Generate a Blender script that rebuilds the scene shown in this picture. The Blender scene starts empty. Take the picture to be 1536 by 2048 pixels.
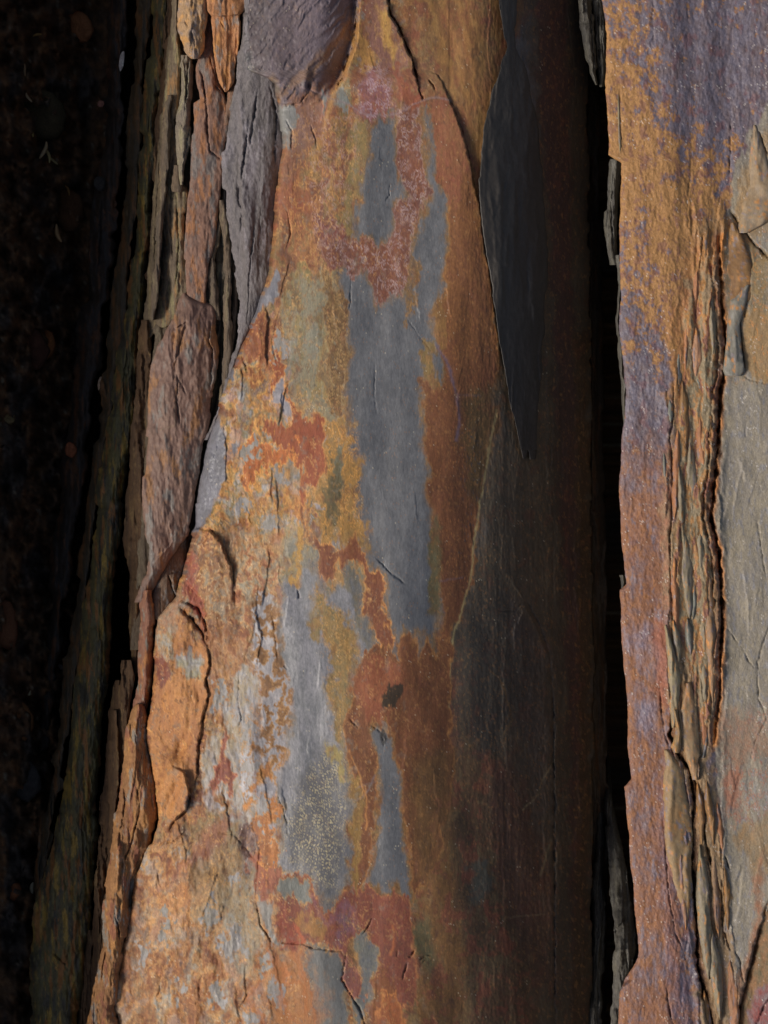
import bpy, math, random
import numpy as np
# ---------------------------------------------------------------- camera, sky, sun, exposure
S = bpy.context.scene
CAM_H = 3.2
cam = bpy.data.cameras.new('camera'); cam_o = bpy.data.objects.new('camera', cam); S.collection.objects.link(cam_o); S.camera = cam_o
cam_o.location = (0, 0, CAM_H); cam.sensor_fit = 'VERTICAL'; cam.angle = 2 * math.atan(1.024 / CAM_H); cam.clip_start = 0.05; cam.clip_end = 200
LIGHT = np.array([-0.77, -0.20, 0.60]); LIGHT = LIGHT / np.linalg.norm(LIGHT)
SUN_EL = math.asin(LIGHT[2]); SUN_AZ = math.atan2(LIGHT[0], LIGHT[1])
W = bpy.data.worlds.new('World'); S.world = W; W.use_nodes = True
nt = W.node_tree; sky = nt.nodes.new('ShaderNodeTexSky'); sky.sky_type = 'NISHITA'; sky.sun_disc = False
sky.sun_elevation = SUN_EL; sky.sun_rotation = SUN_AZ; sky.dust_density = 3.0; sky.ozone_density = 0.6
nt.links.new(sky.outputs[0], nt.nodes['Background'].inputs[0]); nt.nodes['Background'].inputs[1].default_value = 0.05
sun = bpy.data.lights.new('sun', 'SUN'); sun.energy = 1.5; sun.angle = math.radians(16); sun.color = (1.0, 0.95, 0.88)
sun_o = bpy.data.objects.new('sun', sun); S.collection.objects.link(sun_o)
import mathutils
sun_o.rotation_euler = mathutils.Vector(tuple(LIGHT)).to_track_quat('Z', 'Y').to_euler()
S.view_settings.view_transform = 'Standard'; S.view_settings.look = 'None'; S.view_settings.gamma = 1.0
S.view_settings.use_curve_mapping = False; S.view_settings.exposure = 0.6
# ---------------------------------------------------------------- tools
KPX = 0.001                                   # one photograph pixel is a millimetre at z = 0
def C(r, g, b):
    v = np.array([r, g, b], float) / 255.0
    v = np.where(v <= 0.04045, v / 12.92, ((v + 0.055) / 1.055) ** 2.4)
    v = v * 0.92 + 0.08 * (v @ np.array([0.3, 0.6, 0.1]))
    v = v + np.array([0.0, 0.035, 0.01]) * max(v[0] - v[2], 0)                 # iron stains lean to ochre
    return v * np.array([1.04, 0.972, 0.90]) * GAIN
GAIN = 1.45
_rng = np.random.RandomState(7)
_perm = _rng.permutation(1024).astype(np.int64)
_ang = _rng.rand(1024) * 2 * np.pi
_gx, _gy = np.cos(_ang).astype(np.float32), np.sin(_ang).astype(np.float32)
def gnoise(x, y, seed=0):
    xi = np.floor(x); yi = np.floor(y)
    fx = (x - xi).astype(np.float32); fy = (y - yi).astype(np.float32)
    xi = xi.astype(np.int64) + seed * 57; yi = yi.astype(np.int64) + seed * 131
    u = fx * fx * fx * (fx * (fx * 6 - 15) + 10); v = fy * fy * fy * (fy * (fy * 6 - 15) + 10)
    a = _perm[xi & 1023]; b = _perm[(xi + 1) & 1023]
    def g(p, oy, dx, dy):
        k = _perm[(p + yi + oy) & 1023]
        return _gx[k] * dx + _gy[k] * dy
    n00 = g(a, 0, fx, fy); n10 = g(b, 0, fx - 1, fy); n01 = g(a, 1, fx, fy - 1); n11 = g(b, 1, fx - 1, fy - 1)
    top = n00 + u * (n10 - n00); bot = n01 + u * (n11 - n01)
    return (top + v * (bot - top)) * 1.5
def fbm(x, y, seed=0, octv=4, gain=0.5):
    s = 0; a = 1.0; t = 0
    for i in range(octv):
        s = s + a * gnoise(x, y, seed + i * 13); t += a; a *= gain; x = x * 2.03 + 17.1; y = y * 2.03 - 9.7
    return s / t * 1.35
def ridged(x, y, seed=0, octv=3):
    s = 0; a = 1.0; t = 0
    for i in range(octv):
        s = s + a * (1 - 2 * np.abs(gnoise(x, y, seed + i * 7))); t += a; a *= 0.5; x = x * 2.1 + 3.3; y = y * 2.1
    return s / t
def sstep(a, b, x):
    t = np.clip((x - a) / (b - a), 0, 1); return t * t * (3 - 2 * t)
def mix(a, b, t):
    t = np.asarray(t)[..., None]; return a * (1 - t) + b * t
def interp(y, pts):                            # pts: (py, value)
    p = np.array(pts, float); return np.interp(y, p[:, 0], p[:, 1])
def polydist(X, Y, pts, closed):
    """distance, side (>0 left of travel) and position along; for closed polygons the inside is positive"""
    P = np.array(pts, float)
    if closed: P = np.vstack([P, P[:1]])
    best = np.full(X.shape, 1e9); side = np.ones(X.shape); tt = np.zeros(X.shape)
    L = np.concatenate([[0], np.cumsum(np.hypot(*(P[1:] - P[:-1]).T))])
    ins = np.zeros(X.shape, bool)
    for i in range(len(P) - 1):
        ax, ay = P[i]; bx, by = P[i + 1]; dx, dy = bx - ax, by - ay; l2 = dx * dx + dy * dy + 1e-9
        t = np.clip(((X - ax) * dx + (Y - ay) * dy) / l2, 0, 1)
        ex = X - ax - t * dx; ey = Y - ay - t * dy; d = ex * ex + ey * ey
        m = d < best
        best[m] = d[m]
        if closed:
            c = (ay > Y) != (by > Y)
            if dy != 0: ins ^= c & (X < dx * (Y - ay) / dy + ax)
        else:
            cr = dx * (Y - ay) - dy * (X - ax)
            side[m] = np.where(cr[m] > 0, -1, 1); tt[m] = (L[i] + t[m] * (L[i + 1] - L[i])) / L[-1]
    best = np.sqrt(best)
    if closed: return np.where(ins, best, -best), None, None
    return best, side, tt
class Canvas:
    """colour and relief of a rock surface, drawn over its own plane"""
    def __init__(s, X, Y):
        s.X, s.Y = X, Y; n = X.shape
        s.col = np.zeros(n + (3,)); s.h = np.zeros(n)
        s.wx = (fbm(X / 34, Y / 48, 3, 5, 0.55), fbm(X / 9, Y / 13, 5, 3))
        s.wy = (fbm(X / 34, Y / 48, 23, 5, 0.55), fbm(X / 9, Y / 13, 25, 3))
        s.n1 = fbm(X / 60, Y / 110, 41, 5, 0.6); s.n2 = fbm(X / 12, Y / 22, 47, 4, 0.6); s.n3 = fbm(X / 4, Y / 7, 51, 3, 0.6)
        s.dr = fbm(X / 9, Y / 90, 77, 3, 0.6)
    def sel(s, pts, mar):
        p = np.array(pts, float)
        return (s.X > p[:, 0].min() - mar) & (s.X < p[:, 0].max() + mar) & (s.Y > p[:, 1].min() - mar) & (s.Y < p[:, 1].max() + mar)
    def patch(s, pts, c1, c2=None, rim=None, rw=2.2, ra=0.8, feather=1.6, warp=7, lace=4, lsc=1.0, alpha=1.0, fine=2.5, tex=1.0, drip=16):
        m = s.sel(pts, feather + warp * 3 + rw * 2 + fine * 2 + lace + 14)
        if not m.any(): return
        X = s.X[m] + warp * s.wx[0][m] * 2.2 + 1.5 * fine * s.wx[1][m]; Y = s.Y[m] + warp * s.wy[0][m] * 3.2 + fine * 2.2 * s.wy[1][m] + drip * s.dr[m]
        sd, _, _ = polydist(X, Y, pts, True)
        if lace: sd = sd + lace * (fbm(s.X[m] / (13 * lsc), s.Y[m] / (19 * lsc), 61, 4, 0.55) * 1.5)
        a = sstep(-feather, feather, sd) * alpha
        c1 = np.array(c1); c2 = c1 * 0.8 if c2 is None else np.array(c2)
        t = np.clip(0.5 + tex * (0.7 * s.n2[m] + 0.7 * s.n1[m] + 0.35 * s.n3[m]), 0, 1)
        s.col[m] = mix(s.col[m], c1 * (1 - t[:, None]) + c2 * t[:, None], a)
        if rim is not None:
            r = np.exp(-((sd - rw * 0.3) / rw) ** 2) * ra * np.clip(0.75 + 0.9 * s.n2[m], 0.1, 1)
            s.col[m] = mix(s.col[m], np.array(rim)[None, :] * (1 + 0.25 * s.n3[m][:, None]), r)
    def soften(s, shape, r=4, thr=0.0, seed=901, amount=0.85):
        """lets neighbouring stains bleed into each other in places"""
        a = s.col.reshape(shape + (3,))
        for _ in range(2):
            for ax in (0, 1):
                p = np.concatenate([np.repeat(np.take(a, [0], ax), r + 1, ax), a, np.repeat(np.take(a, [-1], ax), r, ax)], ax); cs = np.cumsum(p, ax); n = a.shape[ax]
                a = (np.take(cs, np.arange(2 * r + 1, 2 * r + 1 + n), ax) - np.take(cs, np.arange(0, n), ax)) / (2 * r + 1)
        b = a.reshape(-1, 3); m = sstep(thr - 0.15, thr + 0.25, fbm(s.X / 50, s.Y / 80, seed, 4, 0.6) + 0.2 * s.n2)
        s.col = mix(s.col, b, m * amount); return b
    def veil(s, c, sx, sy, seed, thr, alpha, mask=1.0):
        f = fbm(s.X / sx + 0.5 * s.wx[0], s.Y / sy, seed, 6, 0.68) + 0.10 * s.n3
        s.col = mix(s.col, np.array(c)[None, :] * (1 + 0.2 * s.n3[:, None]), sstep(thr - 0.06, thr + 0.16, f) * alpha * mask)
    def line(s, pts, c, w=2.0, warp=3, alpha=0.8):
        m = s.sel(pts, w * 3 + warp * 2 + 6)
        if not m.any(): return
        d, _, _ = polydist(s.X[m] + warp * s.wx[0][m] + 2 * s.wx[1][m], s.Y[m] + warp * s.wy[0][m] + 2 * s.wy[1][m], pts, False)
        s.col[m] = mix(s.col[m], np.array(c)[None, :] * np.ones((m.sum(), 1)), np.exp(-(d / w) ** 2) * alpha)
    def crack(s, pts, w=2.2, d=0.012, warp=2.5, taper=True):
        m = s.sel(pts, w * 3 + warp * 2 + 6)
        if not m.any(): return
        r, _, t = polydist(s.X[m] + warp * s.wx[0][m] + 1.5 * s.wx[1][m], s.Y[m] + warp * s.wy[0][m], pts, False)
        k = np.clip(4 * np.minimum(t, 1 - t), 0, 1) ** 0.5 if taper else 1
        wv = w * np.clip(0.72 + 1.0 * fbm(s.X[m] / 23, s.Y[m] / 23, 111, 3), 0.3, 1.6)
        s.h[m] -= d * k * np.clip(0.8 + 1.1 * s.n2[m], 0.15, 1.3) * np.exp(-(r / wv) ** 2)
    def ledge(s, pts, h=0.006, fall=30, sharp=1.5, warp=3):
        """raises the surface left of the line by h, dying away over fall pixels; travel down the picture = left hand is its right"""
        m = s.sel(pts, fall * 3 + warp * 2)
        if not m.any(): return
        r, sd, t = polydist(s.X[m] + warp * s.wx[0][m] + 2 * s.wx[1][m], s.Y[m] + warp * s.wy[0][m], pts, False)
        k = np.clip(5 * np.minimum(t, 1 - t), 0, 1)
        q = r * sd
        s.h[m] += h * k * sstep(-sharp, sharp, q) * np.exp(-np.maximum(q, 0) / fall)
    def shards(s, x0, x1, y0, y1, n, seed, ln=(50, 220), h=(0.003, 0.008), fall=(8, 30), lean=0.08, warp=3, keep=None):
        """many small broken steps running along the bedding"""
        rs = np.random.RandomState(seed)
        for i in range(n):
            x = rs.uniform(x0, x1); y = rs.uniform(y0, y1); l = rs.uniform(*ln); k = rs.uniform(-lean, lean) * l; q = rs.uniform(-0.05, 0.05) * l; hh = rs.uniform(*h); fl = rs.uniform(*fall); up = rs.rand() < 0.5
            if keep is not None and not keep(x, y): continue
            p = [(x - k / 2, y - l / 2), (x + q, y), (x + k / 2, y + l / 2)]
            if rs.rand() < 0.35: p.append((x + k / 2 + (8 if rs.rand() < 0.5 else -8), y + l / 2 + 8))
            s.ledge(p if up else p[::-1], hh, fl, 1.2, warp)
    def bump(s, cx, cy, rx, ry, h, rot=0, p=1.0):
        c, n = math.cos(rot), math.sin(rot); dx = s.X - cx; dy = s.Y - cy
        u = (dx * c + dy * n) / rx; v = (-dx * n + dy * c) / ry
        s.h += h * np.exp(-(u * u + v * v) ** p)
    def gradw(s, f):
        g = f.reshape(s.shape); x = s.X.reshape(s.shape); y = s.Y.reshape(s.shape)
        dx = np.gradient(g, axis=1) / np.maximum(np.abs(np.gradient(x, axis=1)), 0.3); dy = np.gradient(g, axis=0) / np.maximum(np.abs(np.gradient(y, axis=0)), 0.3)
        return np.sqrt(dx * dx + dy * dy).ravel() + 1e-4
    def lacework(s, pts, cols, thr, rim, rw=0.10, sc=(15, 22), seed=71, warp=4, feather=12, alpha=1.0, line=1.2, curl=1.0):
        """banded iron staining: curling cells of several colours parted by fine pale rims"""
        X = s.X + curl * (0.9 * sc[0] * s.wx[0] + 0.30 * sc[0] * fbm(s.X / (sc[0] * 0.5), s.Y / (sc[1] * 0.5), seed + 31, 2) + 1.0 * s.wx[1])
        Y = s.Y + curl * (0.9 * sc[1] * s.wy[0] + 0.30 * sc[1] * fbm(s.X / (sc[0] * 0.5), s.Y / (sc[1] * 0.5), seed + 37, 2) + 1.2 * s.wy[1])
        sd, _, _ = polydist(s.X + 14 * s.wx[0], s.Y + 20 * s.wy[0], pts, True)
        a = sstep(-feather, feather, sd + feather * 1.3 * s.n2) * alpha
        f = fbm(X / sc[0], Y / sc[1], seed, 2, 0.4) * 1.25; gw = s.gradw(f)
        out = np.array(cols[0])[None, :] * np.ones((len(X), 1)); r = np.zeros(len(X)); br = np.clip(0.25 + 1.5 * s.n1 + 0.8 * s.n2, 0.0, 0.65)
        for k, th in enumerate(thr):
            w = sstep(-1.6, 1.6, (f - th) / gw); out = mix(out, np.array(cols[k + 1])[None, :] * np.ones((len(X), 1)), w)
            r = np.maximum(r, np.exp(-(((f - th) / gw) / line) ** 2) * (1.0 if k % 2 == 0 else 0.75))
        out = out * (1 + 0.20 * s.n3[:, None] + 0.30 * s.n1[:, None] + 0.22 * s.n2[:, None])
        out = mix(out, np.array(rim)[None, :] * np.ones((len(X), 1)), r * br)
        s.col = mix(s.col, out, a)
    def squiggle(s, pts, c, sc=(7, 10), w=0.07, seed=81, feather=8, alpha=0.8, dens=0.0, line=1.2):
        sd, _, _ = polydist(s.X + 6 * s.wx[0], s.Y + 8 * s.wy[0], pts, True)
        f = fbm((s.X + 6 * s.wx[1] + 0.5 * sc[0] * s.wx[0]) / sc[0], (s.Y + 6 * s.wy[1] + 0.5 * sc[1] * s.wy[0]) / sc[1], seed, 2, 0.5); gw = s.gradw(f)
        g = fbm(s.X / 16, s.Y / 20, seed + 3, 2)
        a = np.exp(-((f / gw) / line) ** 2) * sstep(-0.1, 0.3, g + dens) * sstep(-feather, feather, sd) * alpha
        s.col = mix(s.col, np.array(c)[None, :] * np.ones((len(sd), 1)), a)
    def specks(s, pts, c, thr=0.5, sc=3.0, seed=91, feather=20, alpha=0.9, asp=1.6):
        m = s.sel(pts, feather)
        if not m.any(): return
        sd, _, _ = polydist(s.X[m], s.Y[m], pts, True)
        f = gnoise(s.X[m] / sc, s.Y[m] / (sc * asp), seed); k = sstep(-feather, feather, sd + feather * 0.8 * s.n2[m])
        a = sstep(thr, thr + 0.12, f * (0.65 + 0.35 * k) + 0.25 * gnoise(s.X[m] / 17, s.Y[m] / 23, seed + 1) + 0.1 * s.n1[m]) * k * alpha
        s.col[m] = mix(s.col[m], np.array(c)[None, :] * np.ones((m.sum(), 1)), a)
# ---------------------------------------------------------------- surface of the big middle slab
GREY = C(98, 101, 106); GREY2 = C(84, 87, 92); GREYL = C(122, 123, 130); OLIVE = C(110, 106, 80); OLIVED = C(88, 84, 62)
OCHRE = C(158, 114, 56); OCHD = C(118, 88, 46); RUST = C(116, 68, 42); RUSTD = C(98, 58, 42); ORANGE = C(178, 98, 44)
MAROON = C(100, 60, 54); RED = C(138, 68, 50); LAV = C(150, 134, 140); CREAM = C(178, 160, 116); TAN = C(170, 130, 92)
BROWN = C(104, 72, 46); CHAR = C(66, 66, 68)
MAIN_L = [(-520, 470), (0, 494), (60, 490), (110, 486), (140, 494), (156, 536), (168, 553), (200, 557), (250, 566), (300, 568), (350, 560), (410, 556), (470, 551), (540, 546),
          (600, 525), (640, 510), (690, 486), (720, 474), (760, 463), (800, 448), (850, 428), (900, 414), (950, 404), (1000, 396), (1050, 396), (1062, 392), (1100, 380),
          (1150, 366), (1190, 356), (1215, 336), (1235, 318), (1300, 313), (1400, 308), (1440, 300), (1480, 293), (1530, 303), (1580, 312), (1640, 316), (1690, 301),
          (1750, 276), (1830, 258), (1900, 246), (1980, 230), (2010, 229), (2050, 238), (2600, 215)]
MAIN_R = [(-520, 1168), (0, 1170), (300, 1176), (900, 1182), (1400, 1186), (2048, 1180), (2600, 1170)]
def main_z(X, Y):
    xr = interp(Y, [(-520, 940), (0, 930), (500, 910), (900, 830), (1200, 790), (1500, 760), (2048, 770), (2600, 770)])
    t = np.clip((X - xr) / (1240 - xr), 0, 1.3); z = -0.36 * t ** 1.85
    xl = interp(Y, [(-520, 640), (0, 640), (500, 680), (1000, 700), (1500, 700), (2048, 660), (2600, 640)])
    t = np.clip((xl - X) / 320, 0, 2); z = z - 0.07 * t ** 1.6
    return z
def paint_main(c):
    X, Y, P = c.X, c.Y, c.patch
    c.col[:] = mix(GREY, GREY2, np.clip(0.5 + 0.8 * c.n1 + 0.3 * c.n2, 0, 1))
    st = fbm(X / 10, Y / 160, 33, 4, 0.6)
    c.col[:] = mix(c.col, C(112, 96, 84), np.clip(0.1 + 0.5 * st, 0, 0.35))
    # broad stains
    P([(500, -520), (1010, -520), (1000, 0), (990, 120), (975, 300), (985, 560), (1000, 720), (985, 860), (960, 1000), (945, 1130), (905, 1290), (880, 1300), (880, 1200), (866, 1050), (850, 880),
       (845, 760), (890, 560), (820, 520), (660, 560), (600, 700), (470, 740), (520, 600), (555, 300)], C(116, 84, 54), C(124, 76, 48), feather=10, warp=14)
    P([(560, -520), (1070, -520), (1060, 0), (1040, 60), (1010, 110), (980, 330), (960, 380), (945, 300), (900, 200), (880, 150), (800, 60), (780, -10)], C(112, 84, 48), C(124, 78, 46), feather=14, warp=12)
    P([(540, 540), (640, 520), (700, 620), (705, 900), (720, 1060), (700, 1080), (600, 1100), (560, 1200), (380, 1240), (400, 1000), (460, 780)], C(134, 112, 78), C(118, 104, 78), feather=18, warp=16)
    P([(200, 1180), (340, 1180), (560, 1080), (560, 1240), (545, 1500), (560, 1660), (520, 1800), (600, 1900), (660, 2100), (660, 2600), (150, 2600)], C(152, 112, 76), C(138, 84, 58), feather=16, warp=18)
    P([(900, 1280), (1000, 1180), (1120, 1500), (1190, 2600), (840, 2600), (830, 1900), (850, 1700), (895, 1500)], C(92, 70, 48), C(78, 62, 46), feather=40, warp=16)
    P([(700, 1420), (900, 1280), (910, 1500), (900, 1680), (930, 1900), (960, 2600), (660, 2600), (690, 1900)], C(116, 82, 46), C(104, 72, 42), feather=12, warp=12)
    b = c.soften(c.shape, 4, -0.3, 899, 0.9); st = np.clip((b[:, 0] - b[:, 2]) / (b[:, 0] + 1e-6) * 2.2 - 0.25, 0, 1); lf = sstep(900, 700, X)
    c.veil(C(128, 114, 78), 40, 70, 903, 0.08, 0.70, st * (0.3 + 0.7 * lf)); c.veil(C(118, 64, 48), 34, 60, 905, 0.10, 0.75, st); c.veil(C(168, 120, 66), 16, 26, 907, 0.18, 0.70, st * lf)
    c.veil(C(118, 118, 114), 30, 48, 909, 0.16, 0.70, st * lf); c.veil(C(90, 62, 48), 14, 24, 935, 0.2, 0.60, st)
    c.veil(C(92, 88, 76), 60, 110, 915, 0.10, 0.35, 1 - st); c.veil(C(116, 98, 84), 18, 150, 917, 0.12, 0.40, 1 - st); c.veil(C(78, 78, 76), 26, 90, 919, 0.16, 0.40, 1 - st)
    GL, YO, TN, RU, MA, OL, CRM = C(134, 132, 138), C(160, 114, 56), C(142, 112, 74), C(122, 68, 42), C(96, 56, 46), C(104, 98, 72), C(190, 158, 108)
    c.lacework([(430, 780), (500, 640), (600, 560), (720, 840), (730, 1080), (600, 1110), (400, 1130)], [GL, OL, YO, RU], [-0.34, -0.02, 0.34], C(186, 142, 74), sc=(38, 56), seed=941, feather=26, alpha=0.9)
    c.lacework([(370, 1060), (560, 1060), (560, 1420), (430, 1500), (400, 1200)], [C(120, 118, 108), C(138, 102, 68), C(132, 80, 54), C(108, 62, 48)], [-0.30, 0.0, 0.30], C(186, 152, 108), sc=(36, 44), seed=943, feather=22, alpha=0.9)
    c.lacework([(560, 240), (720, 200), (720, 520), (650, 580), (530, 640)], [C(118, 104, 66), C(140, 92, 54), C(124, 70, 50), MA], [-0.34, -0.02, 0.30], C(172, 126, 72), sc=(26, 52), seed=945, feather=22, alpha=0.85)
    c.lacework([(220, 1700), (560, 1660), (660, 1900), (680, 2600), (170, 2600)], [C(132, 128, 124), C(150, 114, 76), C(144, 92, 54), C(118, 66, 44)], [-0.30, -0.02, 0.28], C(182, 142, 88), sc=(40, 70), seed=947, feather=24, alpha=0.9)
    c.lacework([(440, 1340), (570, 1340), (580, 1620), (520, 1700), (410, 1600)], [C(134, 132, 138), C(128, 126, 124), C(152, 112, 66), C(140, 88, 54)], [-0.1, 0.14, 0.42], C(182, 138, 78), sc=(30, 44), seed=949, feather=16, alpha=0.95)
    c.lacework([(560, 560), (680, 540), (690, 850), (600, 840)], [C(116, 116, 102), C(118, 110, 78), C(112, 84, 50)], [0.02, 0.42], C(156, 124, 70), sc=(30, 60), seed=951, feather=20, alpha=0.85)
    c.lacework([(560, 1050), (730, 1060), (740, 1320), (690, 1500), (640, 1300), (560, 1200)], [C(112, 114, 118), C(116, 112, 92), C(152, 114, 62)], [-0.02, 0.26], C(176, 130, 68), sc=(34, 70), seed=953, feather=24, alpha=0.8)
    # right flank bands
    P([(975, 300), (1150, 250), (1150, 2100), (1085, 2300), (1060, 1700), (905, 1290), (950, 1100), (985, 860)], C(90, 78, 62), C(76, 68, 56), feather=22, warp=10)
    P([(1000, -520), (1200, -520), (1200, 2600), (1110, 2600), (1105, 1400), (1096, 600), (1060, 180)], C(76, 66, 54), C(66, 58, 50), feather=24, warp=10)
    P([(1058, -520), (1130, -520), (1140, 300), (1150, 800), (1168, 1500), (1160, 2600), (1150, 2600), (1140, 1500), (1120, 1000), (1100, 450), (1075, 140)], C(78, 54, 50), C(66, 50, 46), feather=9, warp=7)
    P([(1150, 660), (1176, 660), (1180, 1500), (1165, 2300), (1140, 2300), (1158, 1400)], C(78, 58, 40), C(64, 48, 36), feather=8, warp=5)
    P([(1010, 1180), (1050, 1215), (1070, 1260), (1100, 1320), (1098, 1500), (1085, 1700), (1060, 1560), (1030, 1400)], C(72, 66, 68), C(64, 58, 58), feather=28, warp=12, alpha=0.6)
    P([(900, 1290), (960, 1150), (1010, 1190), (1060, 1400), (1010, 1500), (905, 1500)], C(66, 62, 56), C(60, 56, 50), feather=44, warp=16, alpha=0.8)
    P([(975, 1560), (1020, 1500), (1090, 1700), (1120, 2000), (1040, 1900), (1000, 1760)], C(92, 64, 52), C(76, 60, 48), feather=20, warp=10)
    P([(940, 1730), (960, 1715), (985, 1750), (975, 1810), (950, 1815), (938, 1780)], C(84, 82, 72), C(76, 72, 60), feather=9, warp=8)
    P([(800, 1860), (850, 1830), (870, 1900), (860, 1960), (830, 1900)], C(98, 92, 66), C(86, 76, 50), feather=14, warp=8)
    c.line([(1045, 1620), (1075, 1590), (1085, 1560), (1110, 1520)], CREAM * 0.7, 1.3, 3, 0.5)
    c.line([(1080, 1750), (1100, 1690), (1100, 1680)], CREAM * 0.6, 2.2, 3, 0.5)
    c.line([(1015, 1835), (1090, 1828)], CREAM * 0.6, 1.0, 1, 0.5)
    c.line([(978, 1340), (1005, 1365), (1025, 1440), (1010, 1470)], OCHRE * 0.8, 1.5, 5, 0.4)
    # purple-grey lobe at the top left
    P([(470, -520), (700, -520), (716, 0), (710, 80), (690, 140), (680, 175), (650, 200), (600, 215), (560, 210), (552, 160), (505, 140), (496, 60)], C(108, 98, 106), C(96, 86, 90), feather=4, warp=6)
    P([(500, -520), (545, -520), (552, 40), (540, 120), (515, 150), (490, 120)], C(106, 100, 104), C(94, 88, 90), feather=14, warp=8, alpha=0.6)
    P([(590, 190), (690, 150), (650, 250), (560, 420), (566, 250)], C(122, 94, 88), C(126, 86, 64), feather=14, warp=8)
    for a in ([(560, 190), (640, 110), (690, 60)], [(590, 170), (650, 120), (705, 40)], [(620, 160), (660, 90)]):
        c.line(a, C(140, 104, 70), 4, 8, 0.5)
    # the head of the plate
    P([(715, -520), (780, -520), (775, 20), (800, 60), (812, 120), (790, 160), (760, 130), (735, 60)], C(132, 92, 74), C(112, 76, 72), feather=6, warp=9)
    P([(758, 20), (772, 20), (790, 70), (800, 110), (788, 130), (770, 90), (760, 50)], C(166, 128, 60), C(150, 108, 52), feather=7, warp=5)
    P([(716, 30), (730, 60), (745, 110), (740, 150), (725, 140), (712, 110), (690, 170), (700, 110)], C(164, 118, 56), C(134, 96, 52), feather=5, warp=7)
    P([(735, 140), (760, 125), (790, 210), (795, 240), (760, 250), (715, 220), (718, 170)], C(124, 84, 92), C(130, 76, 62), feather=8, warp=9)
    P([(780, 130), (840, 180), (850, 205), (820, 225), (795, 200)], C(132, 72, 50), C(120, 66, 52), feather=5, warp=7)
    c.squiggle([(720, 130), (775, 130), (790, 240), (715, 240)], C(160, 140, 152), dens=0.25)
    P([(672, 165), (700, 165), (705, 210), (690, 222), (672, 200)], C(112, 112, 92), C(116, 92, 56), feather=3, warp=5)
    P([(666, 185), (690, 178), (694, 205), (706, 215), (688, 222), (675, 205)], C(118, 122, 118), feather=1.5, warp=4)
    P([(640, 190), (660, 178), (655, 215), (648, 240), (640, 250), (645, 215)], C(122, 124, 122), feather=1.5, warp=4, rim=RED)
    c.line([(690, 140), (670, 180), (655, 230), (635, 300), (622, 350)], C(180, 132, 66), 5, 4, 0.65)
    P([(555, 215), (585, 215), (595, 230), (580, 300), (560, 300)], C(118, 120, 120), C(104, 106, 104), feather=2, warp=4)
    # reddish mottle of the upper left
    P([(560, 300), (640, 260), (690, 235), (710, 300), (700, 460), (690, 500), (620, 480), (560, 600), (530, 610), (550, 470)], C(124, 90, 58), C(126, 72, 52), feather=14, warp=14, alpha=0.4)
    P([(556, 370), (600, 350), (620, 420), (580, 470), (552, 450)], C(140, 72, 54), C(148, 92, 56), feather=16, warp=14, alpha=0.7)
    P([(640, 500), (630, 420), (680, 430), (700, 470), (730, 490), (700, 545), (640, 515)], C(116, 62, 56), C(104, 66, 58), feather=5, warp=9)
    c.lacework([(650, 240), (720, 230), (730, 330), (710, 420), (680, 460), (640, 420), (640, 330)], [C(120, 72, 58), C(132, 96, 58), C(112, 96, 60)], [-0.05, 0.35], C(150, 122, 104), 0.09, (18, 34), alpha=0.6)
    P([(700, 240), (745, 235), (735, 310), (722, 400), (700, 470), (672, 440), (690, 380), (706, 300)], C(124, 104, 62), C(108, 96, 66), feather=8, warp=10)
    c.squiggle([(590, 250), (720, 230), (700, 520), (560, 480)], C(184, 130, 66), (12, 22), 0.06, 84, 20, 0.6, 0.15)
    c.squiggle([(600, 230), (720, 230), (690, 560), (620, 480)], C(160, 132, 128), (7, 13), 0.06, 86, 10, 0.6, 0.0)
    c.squiggle([(560, 540), (640, 520), (700, 720), (680, 840), (560, 720)], C(112, 72, 44), (13, 20), 0.09, 88, 16, 0.7, 0.1)
    # olive-grey field left of the corridor
    P([(570, 575), (650, 540), (690, 620), (700, 760), (690, 850), (640, 840), (600, 830), (560, 760), (575, 660)], C(112, 112, 94), C(118, 106, 70), feather=18, warp=16, alpha=0.35)
    P([(545, 545), (560, 540), (556, 590), (530, 612), (530, 600)], C(110, 112, 120), feather=2, warp=3)
    # central grey corridor and patches
    P([(700, 535), (725, 540), (742, 575), (752, 610), (778, 605), (790, 590), (800, 605), (812, 570), (820, 530), (822, 500), (845, 430), (858, 400), (852, 320), (846, 240), (846, 205), (860, 212), (868, 300), (885, 372), (902, 402),
       (895, 480), (893, 570), (872, 620), (865, 660), (882, 705), (890, 745), (876, 770), (856, 756), (838, 792), (850, 860), (856, 960), (868, 1080), (876, 1150), (874, 1250), (868, 1300), (855, 1272), (845, 1290),
       (832, 1262), (818, 1276), (806, 1262), (800, 1290), (780, 1258), (766, 1222), (768, 1160), (745, 1130), (735, 1090), (722, 1060), (712, 1000), (708, 940), (702, 880), (690, 830), (690, 760), (697, 700), (690, 640), (676, 570), (670, 545)],
      GREY, GREY2, rim=OCHD * 1.05, rw=6, ra=0.7, feather=3, warp=6, lace=3)
    c.patch([(752, 236), (790, 232), (796, 300), (800, 345), (816, 366), (815, 392), (790, 403), (790, 440), (776, 478), (760, 497), (742, 480), (716, 473), (702, 482), (705, 440), (725, 402), (712, 372), (738, 320), (732, 290)], GREY * 1.04, GREY2, rim=OCHD * 0.95, rw=5, ra=0.7, feather=3, warp=6, lace=3)
    c.col[:] = c.col * 1.0
    # maroon band between them
    mar = [(800, 215), (838, 215), (846, 330), (858, 380), (848, 410), (830, 440), (822, 500), (816, 560), (800, 598), (776, 588), (760, 612), (750, 600), (742, 575), (727, 535), (702, 556), (690, 545), (680, 520), (640, 512), (650, 484),
           (700, 482), (742, 482), (765, 498), (778, 480), (792, 440), (792, 405), (818, 392), (802, 345), (797, 260)]
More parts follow.
